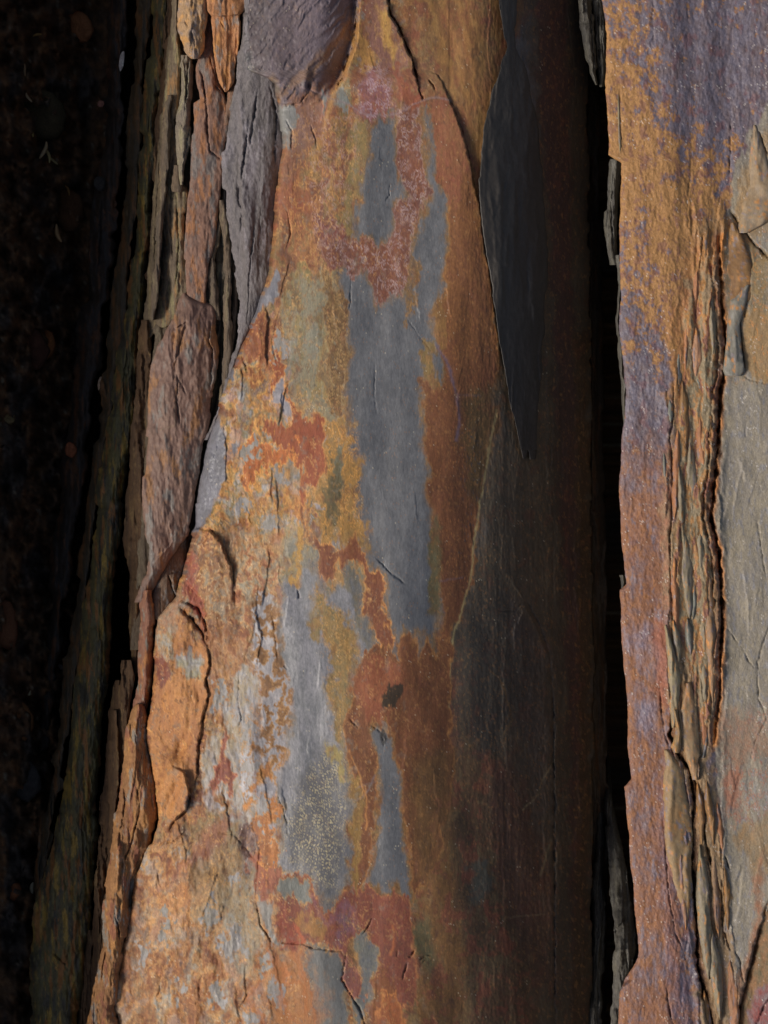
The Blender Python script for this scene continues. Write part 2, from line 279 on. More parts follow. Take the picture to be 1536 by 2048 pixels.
    P(mar, C(104, 66, 58), C(118, 68, 48), rim=C(150, 130, 124), rw=1.6, ra=0.55, feather=1.5, warp=7, lace=3)
    c.squiggle(mar, C(158, 140, 142), (7, 11), 0.09, 83, 6, 0.75, 0.12)
    P([(820, 520), (840, 520), (838, 570), (815, 640), (812, 600)], C(98, 84, 74), C(116, 84, 48), rim=OCHD, rw=3, feather=2, warp=6)
    # ochre edging right of corridor, brown sheets
    P([(893, 330), (915, 270), (940, 330), (965, 470), (985, 600), (1000, 700), (985, 800), (900, 770), (872, 690), (866, 640), (892, 580), (900, 420)], C(110, 68, 43), C(122, 78, 43), rim=C(140, 96, 48), rw=3.5, ra=0.8, feather=2, warp=6, lace=3)
    P([(858, 220), (905, 215), (935, 300), (920, 420), (900, 400), (880, 360), (866, 290)], C(128, 72, 52), C(122, 80, 50), feather=4, warp=7)
    P([(858, 620), (888, 600), (900, 690), (892, 700), (868, 670)], C(126, 92, 46), C(110, 76, 44), feather=5, warp=8)
    P([(845, 690), (862, 680), (872, 730), (900, 762), (893, 776), (862, 766), (842, 740)], C(122, 96, 52), C(104, 88, 58), feather=4, warp=7)
    P([(838, 768), (850, 758), (870, 772), (890, 774), (905, 762), (990, 790), (978, 900), (962, 1000), (950, 1090), (942, 1150), (928, 1210), (905, 1275), (890, 1262), (878, 1180), (870, 1080), (858, 950), (852, 860)],
      C(114, 69, 42), C(98, 61, 39), rim=C(140, 98, 50), rw=2.6, ra=0.6, feather=3, warp=9, lace=6)
    P([(880, 700), (905, 730), (985, 700), (985, 860), (930, 900), (875, 850)], C(116, 70, 43), C(106, 66, 41), feather=20, warp=12, alpha=0.9)
    P([(935, 780), (992, 780), (980, 900), (962, 1010), (945, 1000), (925, 880)], C(100, 76, 44), C(90, 68, 42), feather=16, warp=9)
    P([(872, 690), (886, 720), (892, 752), (884, 768), (866, 742), (862, 710)], GREY * 0.95, GREY2, rim=OCHD, rw=4, feather=3, warp=4)
    P([(860, 1060), (876, 1040), (884, 1100), (876, 1230), (864, 1230), (856, 1100)], C(88, 88, 66), C(98, 80, 50), feather=5, warp=6)
    c.line([(992, 820), (978, 900), (966, 980), (955, 1040), (946, 1100), (941, 1150), (928, 1205), (910, 1265), (902, 1300), (900, 1360), (897, 1440)], C(168, 150, 100), 2.0, 4, 0.65)
    c.specks([(920, 860), (975, 860), (960, 1050), (925, 1150)], C(66, 70, 78), 0.42, 3.5, 92, 20, 0.8, 2.2)
    c.specks([(880, 620), (980, 620), (940, 1200), (880, 1150)], C(160, 100, 50), 0.5, 2.6, 95, 20, 0.6, 2.2)
    c.line([(872, 690), (893, 720), (906, 760), (914, 790), (918, 840), (914, 880)], C(98, 86, 104), 3.0, 3, 0.75)
    c.line([(914, 790), (960, 792)], C(92, 82, 90), 2.2, 3, 0.5)
    c.line([(880, 1162), (925, 1155)], C(98, 84, 92), 2.0, 2, 0.6)
    c.line([(600, 175), (690, 205), (730, 228), (770, 232), (800, 226), (830, 205), (870, 196), (900, 198)], C(128, 112, 116), 2.0, 3, 0.6)
    # maroon/brown thread left of the corridor
    P([(648, 520), (660, 560), (688, 590), (697, 660), (690, 740), (688, 800), (674, 838), (662, 806), (655, 740), (664, 690), (652, 640), (650, 590), (636, 540)], C(92, 66, 46), C(116, 90, 54), rim=C(128, 96, 62), rw=2, ra=0.7, feather=1.5, warp=7, lace=7)
    c.squiggle([(640, 500), (680, 560), (700, 660), (686, 840), (655, 800), (645, 600)], C(156, 126, 80), (7, 12), 0.1, 85, 6, 0.7, 0.2)
    P([(690, 840), (708, 860), (715, 930), (710, 1010), (735, 1060), (735, 1090), (690, 1080), (640, 1080), (640, 990), (650, 900), (655, 850)], C(150, 108, 50), C(126, 100, 60), feather=7, warp=12, lace=6)
    c.squiggle([(650, 840), (715, 860), (725, 1060), (640, 1080)], C(190, 132, 58), (9, 13), 0.1, 87, 10, 0.8, 0.2)
    P([(668, 900), (690, 880), (690, 960), (672, 1010), (660, 990)], C(108, 106, 88), C(92, 84, 58), feather=5, warp=10, lace=4)
    P([(655, 940), (672, 930), (680, 990), (670, 1040), (655, 1060), (650, 1000)], C(84, 76, 54), C(112, 94, 58), feather=4, warp=9, lace=6)
    P([(620, 870), (638, 880), (632, 960), (612, 985), (600, 940)], C(116, 98, 62), C(98, 80, 54), feather=4, warp=8)
    # left lace field
    lf = [(470, 740), (520, 640), (560, 700), (600, 800), (650, 850), (620, 1000), (600, 1070), (520, 1120), (470, 1160), (420, 1100), (400, 1040), (430, 990), (455, 870), (450, 800)]
    c.lacework(lf, [C(120, 122, 120), C(128, 116, 84), C(166, 116, 62), C(150, 88, 48)], [-0.35, -0.02, 0.38], C(184, 140, 80), 0.07, (24, 34), 72, 7, 14, 0.5)
    P([(500, 640), (535, 620), (545, 700), (560, 745), (540, 760), (515, 720), (480, 730), (470, 725), (490, 690)], C(130, 78, 58), C(142, 84, 52), rim=C(158, 108, 60), rw=2.5, feather=4, warp=8, lace=3)
    P([(548, 660), (560, 700), (566, 760), (585, 790), (602, 832), (640, 838), (652, 850), (648, 920), (632, 970), (612, 985), (606, 1030), (592, 1030), (595, 980), (610, 950), (600, 930), (565, 900), (520, 850), (545, 840), (580, 850), (580, 820), (560, 790), (540, 760), (545, 710)],
      C(142, 74, 44), C(132, 64, 44), rim=C(180, 122, 60), rw=2.2, ra=0.85, feather=1.6, warp=6, lace=4)
    P([(548, 770), (566, 760), (580, 800), (582, 840), (570, 838), (556, 808), (546, 800)], C(124, 122, 130), GREYL, rim=C(196, 138, 70), rw=2, feather=1.5, warp=5, lace=3)
    P([(462, 885), (478, 872), (490, 900), (486, 915), (462, 908)], GREYL, rim=C(170, 120, 70), rw=2, warp=4, lace=3)
    P([(486, 880), (500, 870), (520, 880), (545, 895), (600, 900), (570, 930), (520, 940), (500, 980), (482, 960), (480, 920)], C(170, 94, 46), C(150, 82, 44), rim=C(200, 136, 62), rw=2.2, feather=2, warp=8, lace=9)
    # thread that snakes down to the knot
    P([(594, 1000), (606, 1015), (612, 1060), (636, 1075), (650, 1090), (662, 1080), (672, 1100), (700, 1082), (712, 1066), (724, 1092), (735, 1098), (738, 1130), (760, 1150), (766, 1180), (762, 1215), (772, 1235), (786, 1270), (786, 1296), (760, 1300), (748, 1260),
       (728, 1230), (730, 1170), (722, 1120), (704, 1128), (690, 1146), (676, 1120), (668, 1165), (650, 1160), (632, 1130), (634, 1108), (620, 1090), (600, 1050), (592, 1030)],
      C(112, 64, 46), C(122, 70, 44), rim=C(186, 126, 62), rw=2.0, ra=0.9, feather=1.4, warp=5, lace=2)
    # pale grey lower field
    P([(548, 1180), (590, 1130), (625, 1120), (640, 1170), (668, 1180), (700, 1140), (722, 1150), (728, 1220), (742, 1270), (745, 1320), (712, 1330), (700, 1420), (686, 1500), (698, 1580), (702, 1700), (695, 1770), (670, 1800), (655, 1812), (640, 1790), (628, 1760),
       (580, 1752), (535, 1735), (562, 1690), (560, 1620), (556, 1560), (572, 1500), (584, 1440), (562, 1360), (560, 1290), (552, 1240)], GREY * 1.05, GREYL, rim=C(120, 100, 60), rw=6, ra=0.5, feather=4, warp=8, lace=4)
    P([(620, 1180), (650, 1190), (690, 1240), (716, 1290), (712, 1330), (704, 1420), (688, 1500), (676, 1500), (655, 1400), (672, 1320), (640, 1262), (612, 1260), (630, 1230)], C(140, 108, 60), C(112, 100, 70), feather=9, warp=12, lace=6)
    c.squiggle([(620, 1170), (660, 1190), (720, 1300), (700, 1500), (660, 1460), (640, 1270)], C(176, 130, 68), (8, 14), 0.1, 89, 12, 0.6, 0.1)
    P([(690, 1140), (720, 1150), (726, 1210), (740, 1270), (735, 1300), (715, 1270), (700, 1210), (684, 1170)], GREY, C(104, 98, 82), feather=6, warp=8)
    P([(570, 1050), (610, 1050), (632, 1120), (600, 1130), (560, 1190), (548, 1140)], C(112, 116, 104), C(132, 120, 80), feather=10, warp=12, alpha=0.5)
    P([(600, 1040), (612, 1080), (600, 1130), (592, 1180), (580, 1160), (592, 1100)], C(166, 126, 64), feather=4, warp=8, lace=3)
    # speckled patch
    spk = [(650, 1490), (690, 1530), (690, 1700), (672, 1800), (640, 1780), (575, 1720), (572, 1660), (600, 1580)]
    P(spk, C(92, 92, 94), C(84, 84, 86), feather=24, warp=10, alpha=0.8)
    c.specks(spk, C(176, 164, 124), 0.36, 2.6, 93, 26, 0.8, 1.2); c.specks(spk, C(160, 152, 124), 0.40, 1.8, 97, 34, 0.7, 1.2)
    P([(650, 1490), (668, 1490), (685, 1520), (690, 1560), (668, 1530)], C(142, 126, 76), feather=5, warp=6, lace=5)
    # brown chain between lace and lower grey
    ch = [(500, 1190), (545, 1190), (556, 1260), (562, 1340), (585, 1400), (580, 1440), (560, 1520), (540, 1530), (505, 1500), (520, 1400), (500, 1300)]
    c.lacework(ch, [C(128, 130, 136), C(124, 92, 60), C(140, 86, 54)], [-0.12, 0.35], C(172, 122, 70), 0.09, (22, 30), 74, 4, 7)
    P([(520, 1300), (534, 1320), (540, 1400), (552, 1440), (540, 1480), (524, 1440), (528, 1380), (516, 1340)], C(132, 78, 54), C(120, 76, 50), rim=C(172, 116, 66), rw=1.8, warp=6, lace=5)
    # knot and lower rust sheets
    P([(712, 1345), (730, 1310), (748, 1290), (772, 1300), (784, 1290), (800, 1320), (802, 1275), (818, 1268), (830, 1290), (842, 1318), (852, 1276), (862, 1290), (875, 1312), (880, 1270), (905, 1272), (900, 1350), (900, 1500), (905, 1560), (880, 1700), (840, 1790),
       (826, 1800), (818, 1700), (800, 1560), (780, 1450), (768, 1436), (735, 1450), (750, 1500), (758, 1560), (745, 1680), (736, 1750), (720, 1800), (708, 1760), (708, 1680), (712, 1600), (700, 1520), (692, 1440), (704, 1400)],
      C(114, 68, 42), C(100, 62, 38), rim=C(158, 106, 54), rw=2.4, ra=0.8, feather=1.8, warp=5, lace=3)
    P([(712, 1350), (740, 1320), (800, 1330), (800, 1380), (770, 1440), (715, 1430), (706, 1390)], C(126, 66, 46), C(134, 76, 48), feather=16, warp=9)
    P([(702, 1560), (722, 1560), (728, 1640), (722, 1720), (712, 1780), (700, 1780), (706, 1680)], C(136, 104, 50), C(112, 84, 46), feather=4, warp=6, lace=3)
    P([(820, 1540), (890, 1500), (900, 1620), (860, 1750), (835, 1760)], C(112, 78, 42), C(96, 68, 42), feather=20, warp=9)
    c.line([(712, 1600), (730, 1590), (745, 1560), (752, 1548)], C(110, 104, 108), 1.6, 3, 0.6); c.line([(712, 1578), (752, 1560)], C(110, 104, 108), 1.2, 3, 0.5)
    c.line([(700, 1500), (722, 1560), (732, 1600), (734, 1660)], C(176, 116, 56), 1.8, 4, 0.7)
    # second narrow grey tongue
    P([(738, 1458), (760, 1452), (782, 1470), (792, 1520), (804, 1580), (808, 1680), (818, 1740), (822, 1800), (800, 1790), (790, 1770), (778, 1790), (760, 1770), (742, 1772), (742, 1740), (752, 1680), (762, 1590), (756, 1530)], GREY, GREY2, rim=OCHD, rw=3.5, ra=0.7, feather=2, warp=4, lace=2)
    P([(764, 1395), (785, 1375), (803, 1366), (802, 1385), (790, 1410), (770, 1416), (763, 1408)], C(62, 50, 38), C(70, 54, 40), feather=3, warp=4)
    P([(760, 1452), (768, 1452), (772, 1490), (764, 1498)], C(60, 58, 56), feather=2.5, warp=3)
    # bottom confusion: red knot, purple veins
    P([(515, 1740), (560, 1755), (600, 1750), (622, 1762), (630, 1800), (655, 1830), (680, 1790), (700, 1780), (740, 1778), (780, 1790), (820, 1800), (826, 1860), (835, 2000), (800, 2030), (760, 1980), (738, 1890), (726, 1860), (700, 1880), (690, 1900), (650, 1880), (600, 1888), (560, 1880), (550, 1830), (560, 1790), (520, 1790)],
      C(126, 66, 50), C(110, 64, 54), rim=C(166, 104, 60), rw=2.2, ra=0.8, feather=1.8, warp=5, lace=3)
    P([(562, 1760), (588, 1760), (618, 1768), (620, 1800), (608, 1812), (588, 1792), (568, 1798), (556, 1788)], C(104, 108, 104), rim=OCHRE, rw=2, warp=4, lace=2)
    P([(596, 1826), (640, 1824), (660, 1850), (640, 1880), (610, 1862), (590, 1840)], C(150, 98, 46), C(128, 92, 52), feather=6, warp=7)
    P([(556, 1806), (575, 1800), (580, 1840), (598, 1860), (610, 1880), (602, 1900), (560, 1885), (550, 1850)], C(136, 62, 46), C(122, 60, 48), feather=4, warp=5)
    P([(585, 1850), (600, 1858), (608, 1875), (604, 1900), (598, 1890), (594, 1870)], C(160, 76, 48), feather=2.5, warp=3)
    P([(660, 1830), (700, 1800), (712, 1830), (696, 1880), (690, 1905), (676, 1880)], C(116, 82, 92), C(132, 72, 60), feather=5, warp=6)
    c.line([(622, 1790), (640, 1830), (655, 1850), (672, 1820), (690, 1800)], C(120, 76, 90), 4, 4, 0.6)
    P([(705, 1870), (730, 1858), (742, 1890), (760, 1900), (762, 1930), (745, 1960), (745, 1985), (728, 2040), (720, 2100), (700, 2000), (722, 1960), (712, 1910)], GREY * 0.95, C(104, 104, 92), rim=OCHRE, rw=2.4, ra=0.8, feather=2, warp=5, lace=2)
    P([(596, 1890), (690, 1895), (700, 1960), (690, 2000), (700, 2060), (720, 2600), (600, 2600), (640, 2080), (610, 1980), (600, 1940)], C(104, 106, 106), C(92, 94, 94), rim=C(140, 110, 60), rw=4, ra=0.6, feather=3, warp=6, lace=4)
    P([(680, 1890), (696, 1910), (720, 1960), (730, 2000), (705, 1990), (688, 1960)], C(128, 70, 56), C(116, 74, 70), rim=C(170, 110, 70), rw=1.6, warp=5, lace=4)
    P([(745, 1960), (770, 1930), (800, 1990), (808, 2060), (820, 2600), (735, 2600), (740, 2060)], C(112, 64, 46), C(124, 74, 42), feather=4, warp=8)
    P([(765, 1985), (790, 1988), (805, 2010), (810, 2100), (755, 2120), (752, 2040)], C(150, 82, 44), C(128, 72, 44), rim=C(176, 110, 52), rw=3, feather=3, warp=4)
    c.line([(785, 1850), (788, 1890), (782, 1910)], C(170, 92, 48), 2.4, 2, 0.7)
    # orange shell of the lower left corner
    c.lacework([(250, 1780), (330, 1720), (500, 1740), (520, 1800), (560, 1890), (600, 1900), (650, 2000), (660, 2600), (180, 2600), (230, 1990)],
               [C(138, 136, 126), C(156, 120, 84), C(160, 108, 68), C(142, 86, 60)], [-0.42, -0.10, 0.34], C(170, 130, 84), 0.07, (34, 56), 76, 8, 26, 0.5)
    P([(300, 1740), (420, 1690), (500, 1760), (400, 1850), (300, 1900), (270, 1850)], C(158, 102, 68), C(176, 128, 82), feather=26, warp=20, alpha=0.35)
    c.squiggle([(270, 1760), (460, 1700), (480, 1950), (250, 2000)], C(186, 150, 100), (16, 40), 0.12, 96, 20, 0.4, -0.1)
    P([(385, 1660), (470, 1620), (520, 1700), (500, 1800), (420, 1880), (390, 1800), (400, 1720)], C(120, 112, 90), C(134, 116, 86), feather=26, warp=16, alpha=0.6)
    P([(470, 1560), (520, 1560), (540, 1640), (530, 1740), (500, 1740), (470, 1660)], C(124, 124, 126), C(116, 106, 92), feather=12, warp=12)
    P([(440, 1790), (500, 1760), (520, 1840), (500, 1940), (450, 1900)], C(128, 128, 122), C(140, 120, 92), feather=14, warp=14, lace=10)
    P([(520, 1790), (545, 1810), (548, 1860), (570, 1885), (545, 1888), (528, 1850), (515, 1820)], C(128, 126, 122), rim=C(160, 110, 70), rw=2, warp=4)
    P([(500, 1700), (530, 1720), (560, 1760), (530, 1800), (506, 1780)], C(148, 92, 70), C(140, 76, 60), feather=6, warp=9, lace=4)
    P([(500, 1620), (540, 1560), (556, 1600), (540, 1660), (560, 1720), (530, 1750), (518, 1700)], C(160, 100, 54), C(142, 92, 60), rim=C(186, 120, 60), rw=2, feather=3, warp=8, lace=8)
    P([(600, 1890), (625, 1960), (640, 2048), (630, 2100), (560, 2100), (520, 2000), (560, 1920)], C(160, 100, 52), C(136, 92, 58), feather=6, warp=9, lace=10, alpha=0.7)
    # middle-left shell: pinkish rust with pale squiggles
    ml = [(380, 1080), (470, 1060), (520, 1100), (550, 1190), (540, 1300), (500, 1400), (440, 1480), (420, 1400), (420, 1280), (400, 1230), (366, 1170)]
    P(ml, C(146, 100, 68), C(132, 106, 74), feather=18, warp=16, alpha=0.3)
    c.lacework([(470, 1060), (560, 1100), (552, 1250), (530, 1330), (480, 1300), (460, 1160)], [C(134, 128, 112), C(150, 112, 74), C(146, 88, 60)], [-0.2, 0.15], C(184, 158, 122), 0.08, (22, 26), 77, 6, 14, 0.7)
    c.squiggle(ml, C(186, 158, 124), (20, 24), 0.075, 98, 10, 0.55, 0.0)
    P([(420, 1240), (470, 1250), (500, 1330), (480, 1400), (440, 1430), (420, 1360)], C(140, 86, 60), C(156, 112, 74), feather=12, warp=12, lace=9, alpha=0.6)
    P([(470, 1340), (500, 1330), (520, 1380), (510, 1500), (530, 1560), (500, 1640), (470, 1600), (400, 1560), (415, 1480), (450, 1440)], C(134, 134, 138), C(140, 128, 108), rim=C(160, 118, 80), rw=3, ra=0.6, feather=4, warp=12, lace=8)
    P([(445, 1450), (458, 1470), (450, 1520), (470, 1560), (462, 1590), (440, 1560), (430, 1600), (422, 1560), (440, 1520)], C(146, 80, 64), C(130, 76, 68), rim=C(180, 120, 80), rw=1.6, warp=6, lace=3)
    c.lacework([(500, 1440), (560, 1440), (572, 1500), (560, 1560), (540, 1600), (490, 1620), (480, 1540)], [C(134, 134, 140), C(150, 112, 74), C(164, 108, 58)], [-0.05, 0.3], C(180, 130, 74), 0.08, (24, 32), 78, 4, 8)
    # orange flank below the scar
    P([(316, 1230), (350, 1225), (400, 1290), (420, 1300), (420, 1420), (395, 1480), (380, 1600), (340, 1650), (316, 1640), (295, 1480), (305, 1400)], C(166, 114, 68), C(150, 98, 62), feather=6, warp=9)
    P([(312, 1175), (355, 1190), (352, 1240), (346, 1330), (334, 1360), (316, 1320)], C(136, 128, 112), C(152, 104, 76), feather=6, warp=9, lace=8)
    P([(316, 1270), (352, 1262), (350, 1320), (332, 1330)], C(132, 138, 138), C(150, 120, 80), feather=3, warp=8, lace=8)
    P([(356, 1310), (400, 1300), (396, 1370), (370, 1360)], C(134, 128, 104), C(128, 130, 138), feather=5, warp=8, lace=6)
    P([(312, 1300), (340, 1330), (336, 1362), (314, 1366)], C(138, 76, 62), feather=4, warp=5)
    P([(380, 1100), (400, 1190), (412, 1280), (400, 1240), (366, 1180)], C(152, 86, 72), C(140, 74, 60), feather=5, warp=6)
    # grey broken side under the left edge
    P([(432, 818), (446, 860), (453, 900), (450, 960), (426, 1020), (402, 1056), (380, 1060), (380, 900), (410, 830)], C(118, 120, 132), C(106, 108, 116), rim=C(150, 110, 70), rw=1.5, ra=0.5, feather=1.2, warp=2.5, fine=1.5)
    P([(505, 620), (560, 540), (545, 600), (522, 622), (500, 660), (478, 712), (462, 760), (440, 800), (430, 780), (470, 700)], C(112, 114, 124), feather=1.5, warp=3)
    c.line([(505, 1490), (518, 1660), (510, 1700)], C(124, 74, 60), 2, 6, 0.4)
    P([(480, 1640), (510, 1650), (515, 1700), (490, 1720), (474, 1680)], C(88, 56, 50), C(128, 108, 104), feather=4, warp=8, lace=9)
    P([(300, 1790), (440, 1640), (480, 1620), (440, 1690), (380, 1740)], C(136, 78, 62), C(150, 96, 70), feather=9, warp=8, alpha=0.7)
    b = c.soften(c.shape, 2, 0.25, 901, 0.5)
    st = np.clip((b[:, 0] - b[:, 2]) / (b[:, 0] + 1e-6) * 2.2 - 0.25, 0, 1); lf = sstep(900, 700, X)
    c.veil(C(150, 104, 56), 7, 13, 913, 0.27, 0.40, st); c.veil(C(84, 56, 46), 9, 15, 911, 0.30, 0.45, st); c.veil(C(112, 110, 100), 20, 30, 931, 0.30, 0.40, st * lf); c.veil(C(112, 62, 46), 26, 44, 933, 0.24, 0.30, st)
    for sc, sd, al in (((26, 40), 921, 0.55), ((13, 19), 923, 0.5)):
        f = fbm((X + 8 * c.wx[0] + 3 * c.wx[1]) / sc[0], (Y + 12 * c.wy[0] + 4 * c.wy[1]) / sc[1], sd, 3, 0.5); g = sstep(0.0, 0.3, fbm(X / 50, Y / 70, sd + 1, 3))
        c.col = mix(c.col, C(182, 136, 80)[None, :] * (1 + 0.2 * c.n3[:, None]), np.exp(-(f / 0.035) ** 2) * g * st * al * (0.2 + 0.8 * lf))
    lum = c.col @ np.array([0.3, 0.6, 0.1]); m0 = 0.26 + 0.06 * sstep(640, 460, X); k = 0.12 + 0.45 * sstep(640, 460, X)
    c.col = c.col * ((lum / m0) ** k)[:, None] * 1.03                              # colour darkened towards the left, marking strengthened, to counter the strong sun there
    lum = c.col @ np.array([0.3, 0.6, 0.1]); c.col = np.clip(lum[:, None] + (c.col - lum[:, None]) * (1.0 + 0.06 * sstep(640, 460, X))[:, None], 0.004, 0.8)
    P([(764, 1395), (785, 1375), (803, 1366), (802, 1385), (790, 1410), (770, 1416), (763, 1408)], C(50, 40, 30), C(62, 48, 36), feather=4, warp=3)
    P([(585, 1850), (600, 1858), (608, 1875), (604, 1900), (598, 1890), (594, 1870)], C(160, 74, 46), C(146, 84, 50), feather=4, warp=5)
    for (cx, cy, rx, ry) in ((470, 1880, 34, 44), (556, 1985, 22, 34), (440, 1990, 26, 30), (500, 2030, 20, 26), (420, 1830, 16, 40), (330, 1850, 12, 34), (285, 1905, 14, 40), (470, 1760, 26, 20), (530, 1930, 14, 26), (440, 1390, 22, 40), (486, 1450, 22, 46), (500, 1540, 24, 34), (520, 1620, 22, 26), (560, 700, 14, 30), (500, 900, 22, 26), (560, 960, 18, 30), (490, 1010, 20, 22), (545, 1040, 22, 20), (360, 1980, 14, 24)):
        n = [(cx + rx * math.cos(a) * (0.8 + 0.3 * math.sin(3 * a + cx)), cy + ry * math.sin(a) * (0.8 + 0.3 * math.cos(2 * a + cy))) for a in np.linspace(0, 6.28, 11)[:-1]]
        P(n, C(132, 130, 132), C(116, 112, 104), rim=C(172, 124, 70), rw=1.8, ra=0.7, feather=1.6, warp=9, lace=13, lsc=0.9)
    ch2 = [(500, 1190), (545, 1190), (558, 1260), (566, 1340), (588, 1400), (580, 1440), (566, 1520), (545, 1540), (512, 1500), (524, 1400), (504, 1300)]
    c.lacework(ch2, [C(136, 134, 138), C(122, 86, 52), C(106, 74, 46)], [-0.02, 0.5], C(176, 132, 78), sc=(17, 22), seed=971, feather=8, line=1.0)
    for a in ([(880, -30), (905, 60), (925, 160), (950, 300)], [(905, -30), (935, 80), (955, 200), (965, 320)], [(850, -10), (885, 90), (910, 190)], [(935, 0), (965, 110), (975, 240)], [(985, -30), (990, 100), (985, 260)]):
        c.line(a, C(156, 114, 58), 7, 16, 0.45); c.line([(x + 9, y) for x, y in a], C(104, 74, 42), 4, 16, 0.4)
    for a in ([(540, 1900), (556, 1960), (566, 2010), (590, 2048)], [(580, 1900), (604, 1960), (612, 2030)], [(520, 1960), (505, 2000), (520, 2050)], [(596, 1910), (628, 1990), (640, 2060)], [(560, 1920), (575, 1960), (590, 1975)]):
        c.line(a, C(158, 92, 46), 5, 18, 0.7)
    # grain everywhere
    ys = fbm(X / 2.6, Y / 9, 55, 3, 0.6); c.col *= (1 + 0.09 * ys + 0.08 * c.n3)[:, None]
    c.specks([(300, 0), (1100, 0), (1100, 2048), (200, 2048)], C(196, 186, 160), 0.80, 1.9, 99, 3, 0.7, 1.0)
    c.specks([(700, 100), (1100, 100), (1100, 2048), (700, 2048)], C(150, 100, 52), 0.66, 2.2, 101, 3, 0.5, 1.6)
def relief_main(c):
    X, Y = c.X, c.Y
    left = sstep(620, 380, X + 30 * c.wx[0]); right = sstep(880, 1040, X); low = sstep(900, 1500, Y)
    c.h += 0.0075 * fbm(X / 140, Y / 300, 201, 3)
    c.h += (0.00030 + 0.0006 * left + 0.0003 * right) * fbm(X / 7, Y / 22, 202, 4, 0.6) + (0.00015 + 0.0003 * left + 0.0009 * right) * fbm(X / 4.2, Y / 15, 203, 3, 0.65) + 0.0012 * right * fbm(X / 16, Y / 200, 207, 3)
    c.h += left * (0.0035 * ridged(X / 46, Y / 130, 204, 3) + 0.0013 * fbm(X / 9, Y / 26, 205, 4, 0.6))
    c.h += left * low * 0.006 * fbm(X / 60, Y / 110, 206, 4)
    # purple lobe: rolls down to the right into the crack, gnarled by diagonal wrinkles
    lob = sstep(-6, 10, polydist(X, Y, [(430, -520), (700, -520), (716, 0), (710, 80), (690, 140), (676, 172), (640, 205), (566, 215), (540, 170), (480, 140)], True)[0])
    edge = interp(Y, [(-520, 700), (0, 716), (80, 710), (140, 690), (175, 674), (230, 640)])
    c.h += lob * (-0.085 * np.exp(-np.maximum(edge - X, 0) / 34.0) * sstep(215, 130, Y) + 0.004)
    D = (X * 0.72 + Y * 0.70); E = (X * 0.70 - Y * 0.72)
    c.h += lob * (0.0050 * ridged(D / 17 + 0.7 * c.wx[0], E / 150, 210, 3) + 0.0008 * ridged(D / 6, E / 50, 213, 2))
    c.ledge([(714, -60), (714, 20), (711, 80), (697, 120), (686, 158), (676, 172)], 0.020, 60, 1.5, 2)
    c.crack([(714, -60), (714, 20), (712, 80), (696, 120), (684, 158), (676, 170)], 3.5, 0.03, 2, False)
    c.bump(612, 158, 7, 18, 0.012, 0.3); c.bump(618, 172, 5, 9, -0.012)
    c.crack([(560, 212), (600, 208), (620, 180), (640, 190)], 2, 0.006)
    # crack down the head of the plate and the plate's right lip
    c.crack([(776, -40), (780, 30), (797, 52), (806, 75), (822, 115), (832, 150), (838, 180), (847, 200)], 2.2, 0.022)
    c.ledge([(847, 200), (838, 180), (832, 150), (822, 115), (806, 75), (797, 52), (780, 30), (776, -40)], 0.010, 50)
    lip = [(1008, 750), (1000, 690), (985, 590), (975, 520), (968, 480), (960, 410), (948, 370), (940, 320), (925, 265), (915, 240), (900, 200), (885, 165), (876, 149), (858, 143)]
    c.ledge(lip, 0.013, 140, 1.3, 2)
    c.crack(lip, 1.6, 0.006, 2)
    c.crack([(858, 160), (868, 172), (872, 182)], 1.8, 0.008)
    c.bump(1010, 250, 42, 330, -0.008, 0.05)
    # small ledges and cracks of the middle
    for p, w, d in (([(780, 370), (778, 392), (770, 402)], 1.4, .004), ([(703, 555), (699, 620)], 1.2, .003), ([(800, 610), (835, 668), (860, 700)], 1.0, .002), ([(750, 720), (748, 800), (756, 830)], 1.0, .002),
                    ([(749, 1112), (785, 1150), (812, 1170)], 1.6, .004), ([(595, 1180), (598, 1198)], 1.6, .006), ([(566, 1330), (574, 1338)], 1.5, .005), ([(700, 1436), (716, 1456)], 1.4, .006),
                    ([(740, 1450), (766, 1466), (770, 1500)], 1.6, .005), ([(557, 1590), (572, 1640), (578, 1670)], 1.2, .004), ([(563, 1885), (600, 1887)], 1.4, .008), ([(512, 1800), (520, 1850), (545, 1886)], 1.6, .008),
                    ([(600, 1886), (620, 1896), (682, 1902), (690, 1912)], 1.4, .007), ([(693, 1905), (684, 1960), (700, 1985), (720, 2020), (735, 2060)], 1.6, .009), ([(745, 1835), (732, 1860), (722, 1872)], 1.5, .006),
                    ([(818, 1915), (830, 1900)], 1.6, .008), ([(805, 1960), (815, 1925)], 1.5, .006), ([(797, 1900), (795, 1915)], 1.3, .005), ([(840, 1920), (852, 1910), (862, 1908)], 1.3, .005), ([(855, 1915), (838, 1935)], 1.2, .004),
                    ([(1040, 1212), (1052, 1200), (1075, 1240), (1100, 1310)], 1.8, .006), ([(1000, 1222), (1030, 1222), (1045, 1205)], 1.3, .004), ([(1100, 1310), (1106, 1400), (1108, 1600), (1110, 2100)], 2.6, .010)):
        c.crack(p, w, d)
    c.ledge([(749, 1112), (785, 1150), (812, 1170)], -0.0025, 20)
    c.ledge([(1100, 1320), (1070, 1245), (1050, 1205), (1035, 1215)], 0.004, 50)
    # folded left shoulder: boss, scar, long cracks
    c.ledge([(468, 1180), (462, 1130), (440, 1080), (420, 1062), (396, 1056)], 0.016, 26, 2.0)
    c.ledge([(468, 1180), (462, 1130), (440, 1080), (420, 1062)], -0.004, 60)
    c.crack([(396, 1056), (420, 1062), (440, 1082), (462, 1130), (470, 1180), (470, 1210)], 3.5, 0.010)
    c.bump(430, 1130, 26, 70, 0.014, -0.12)
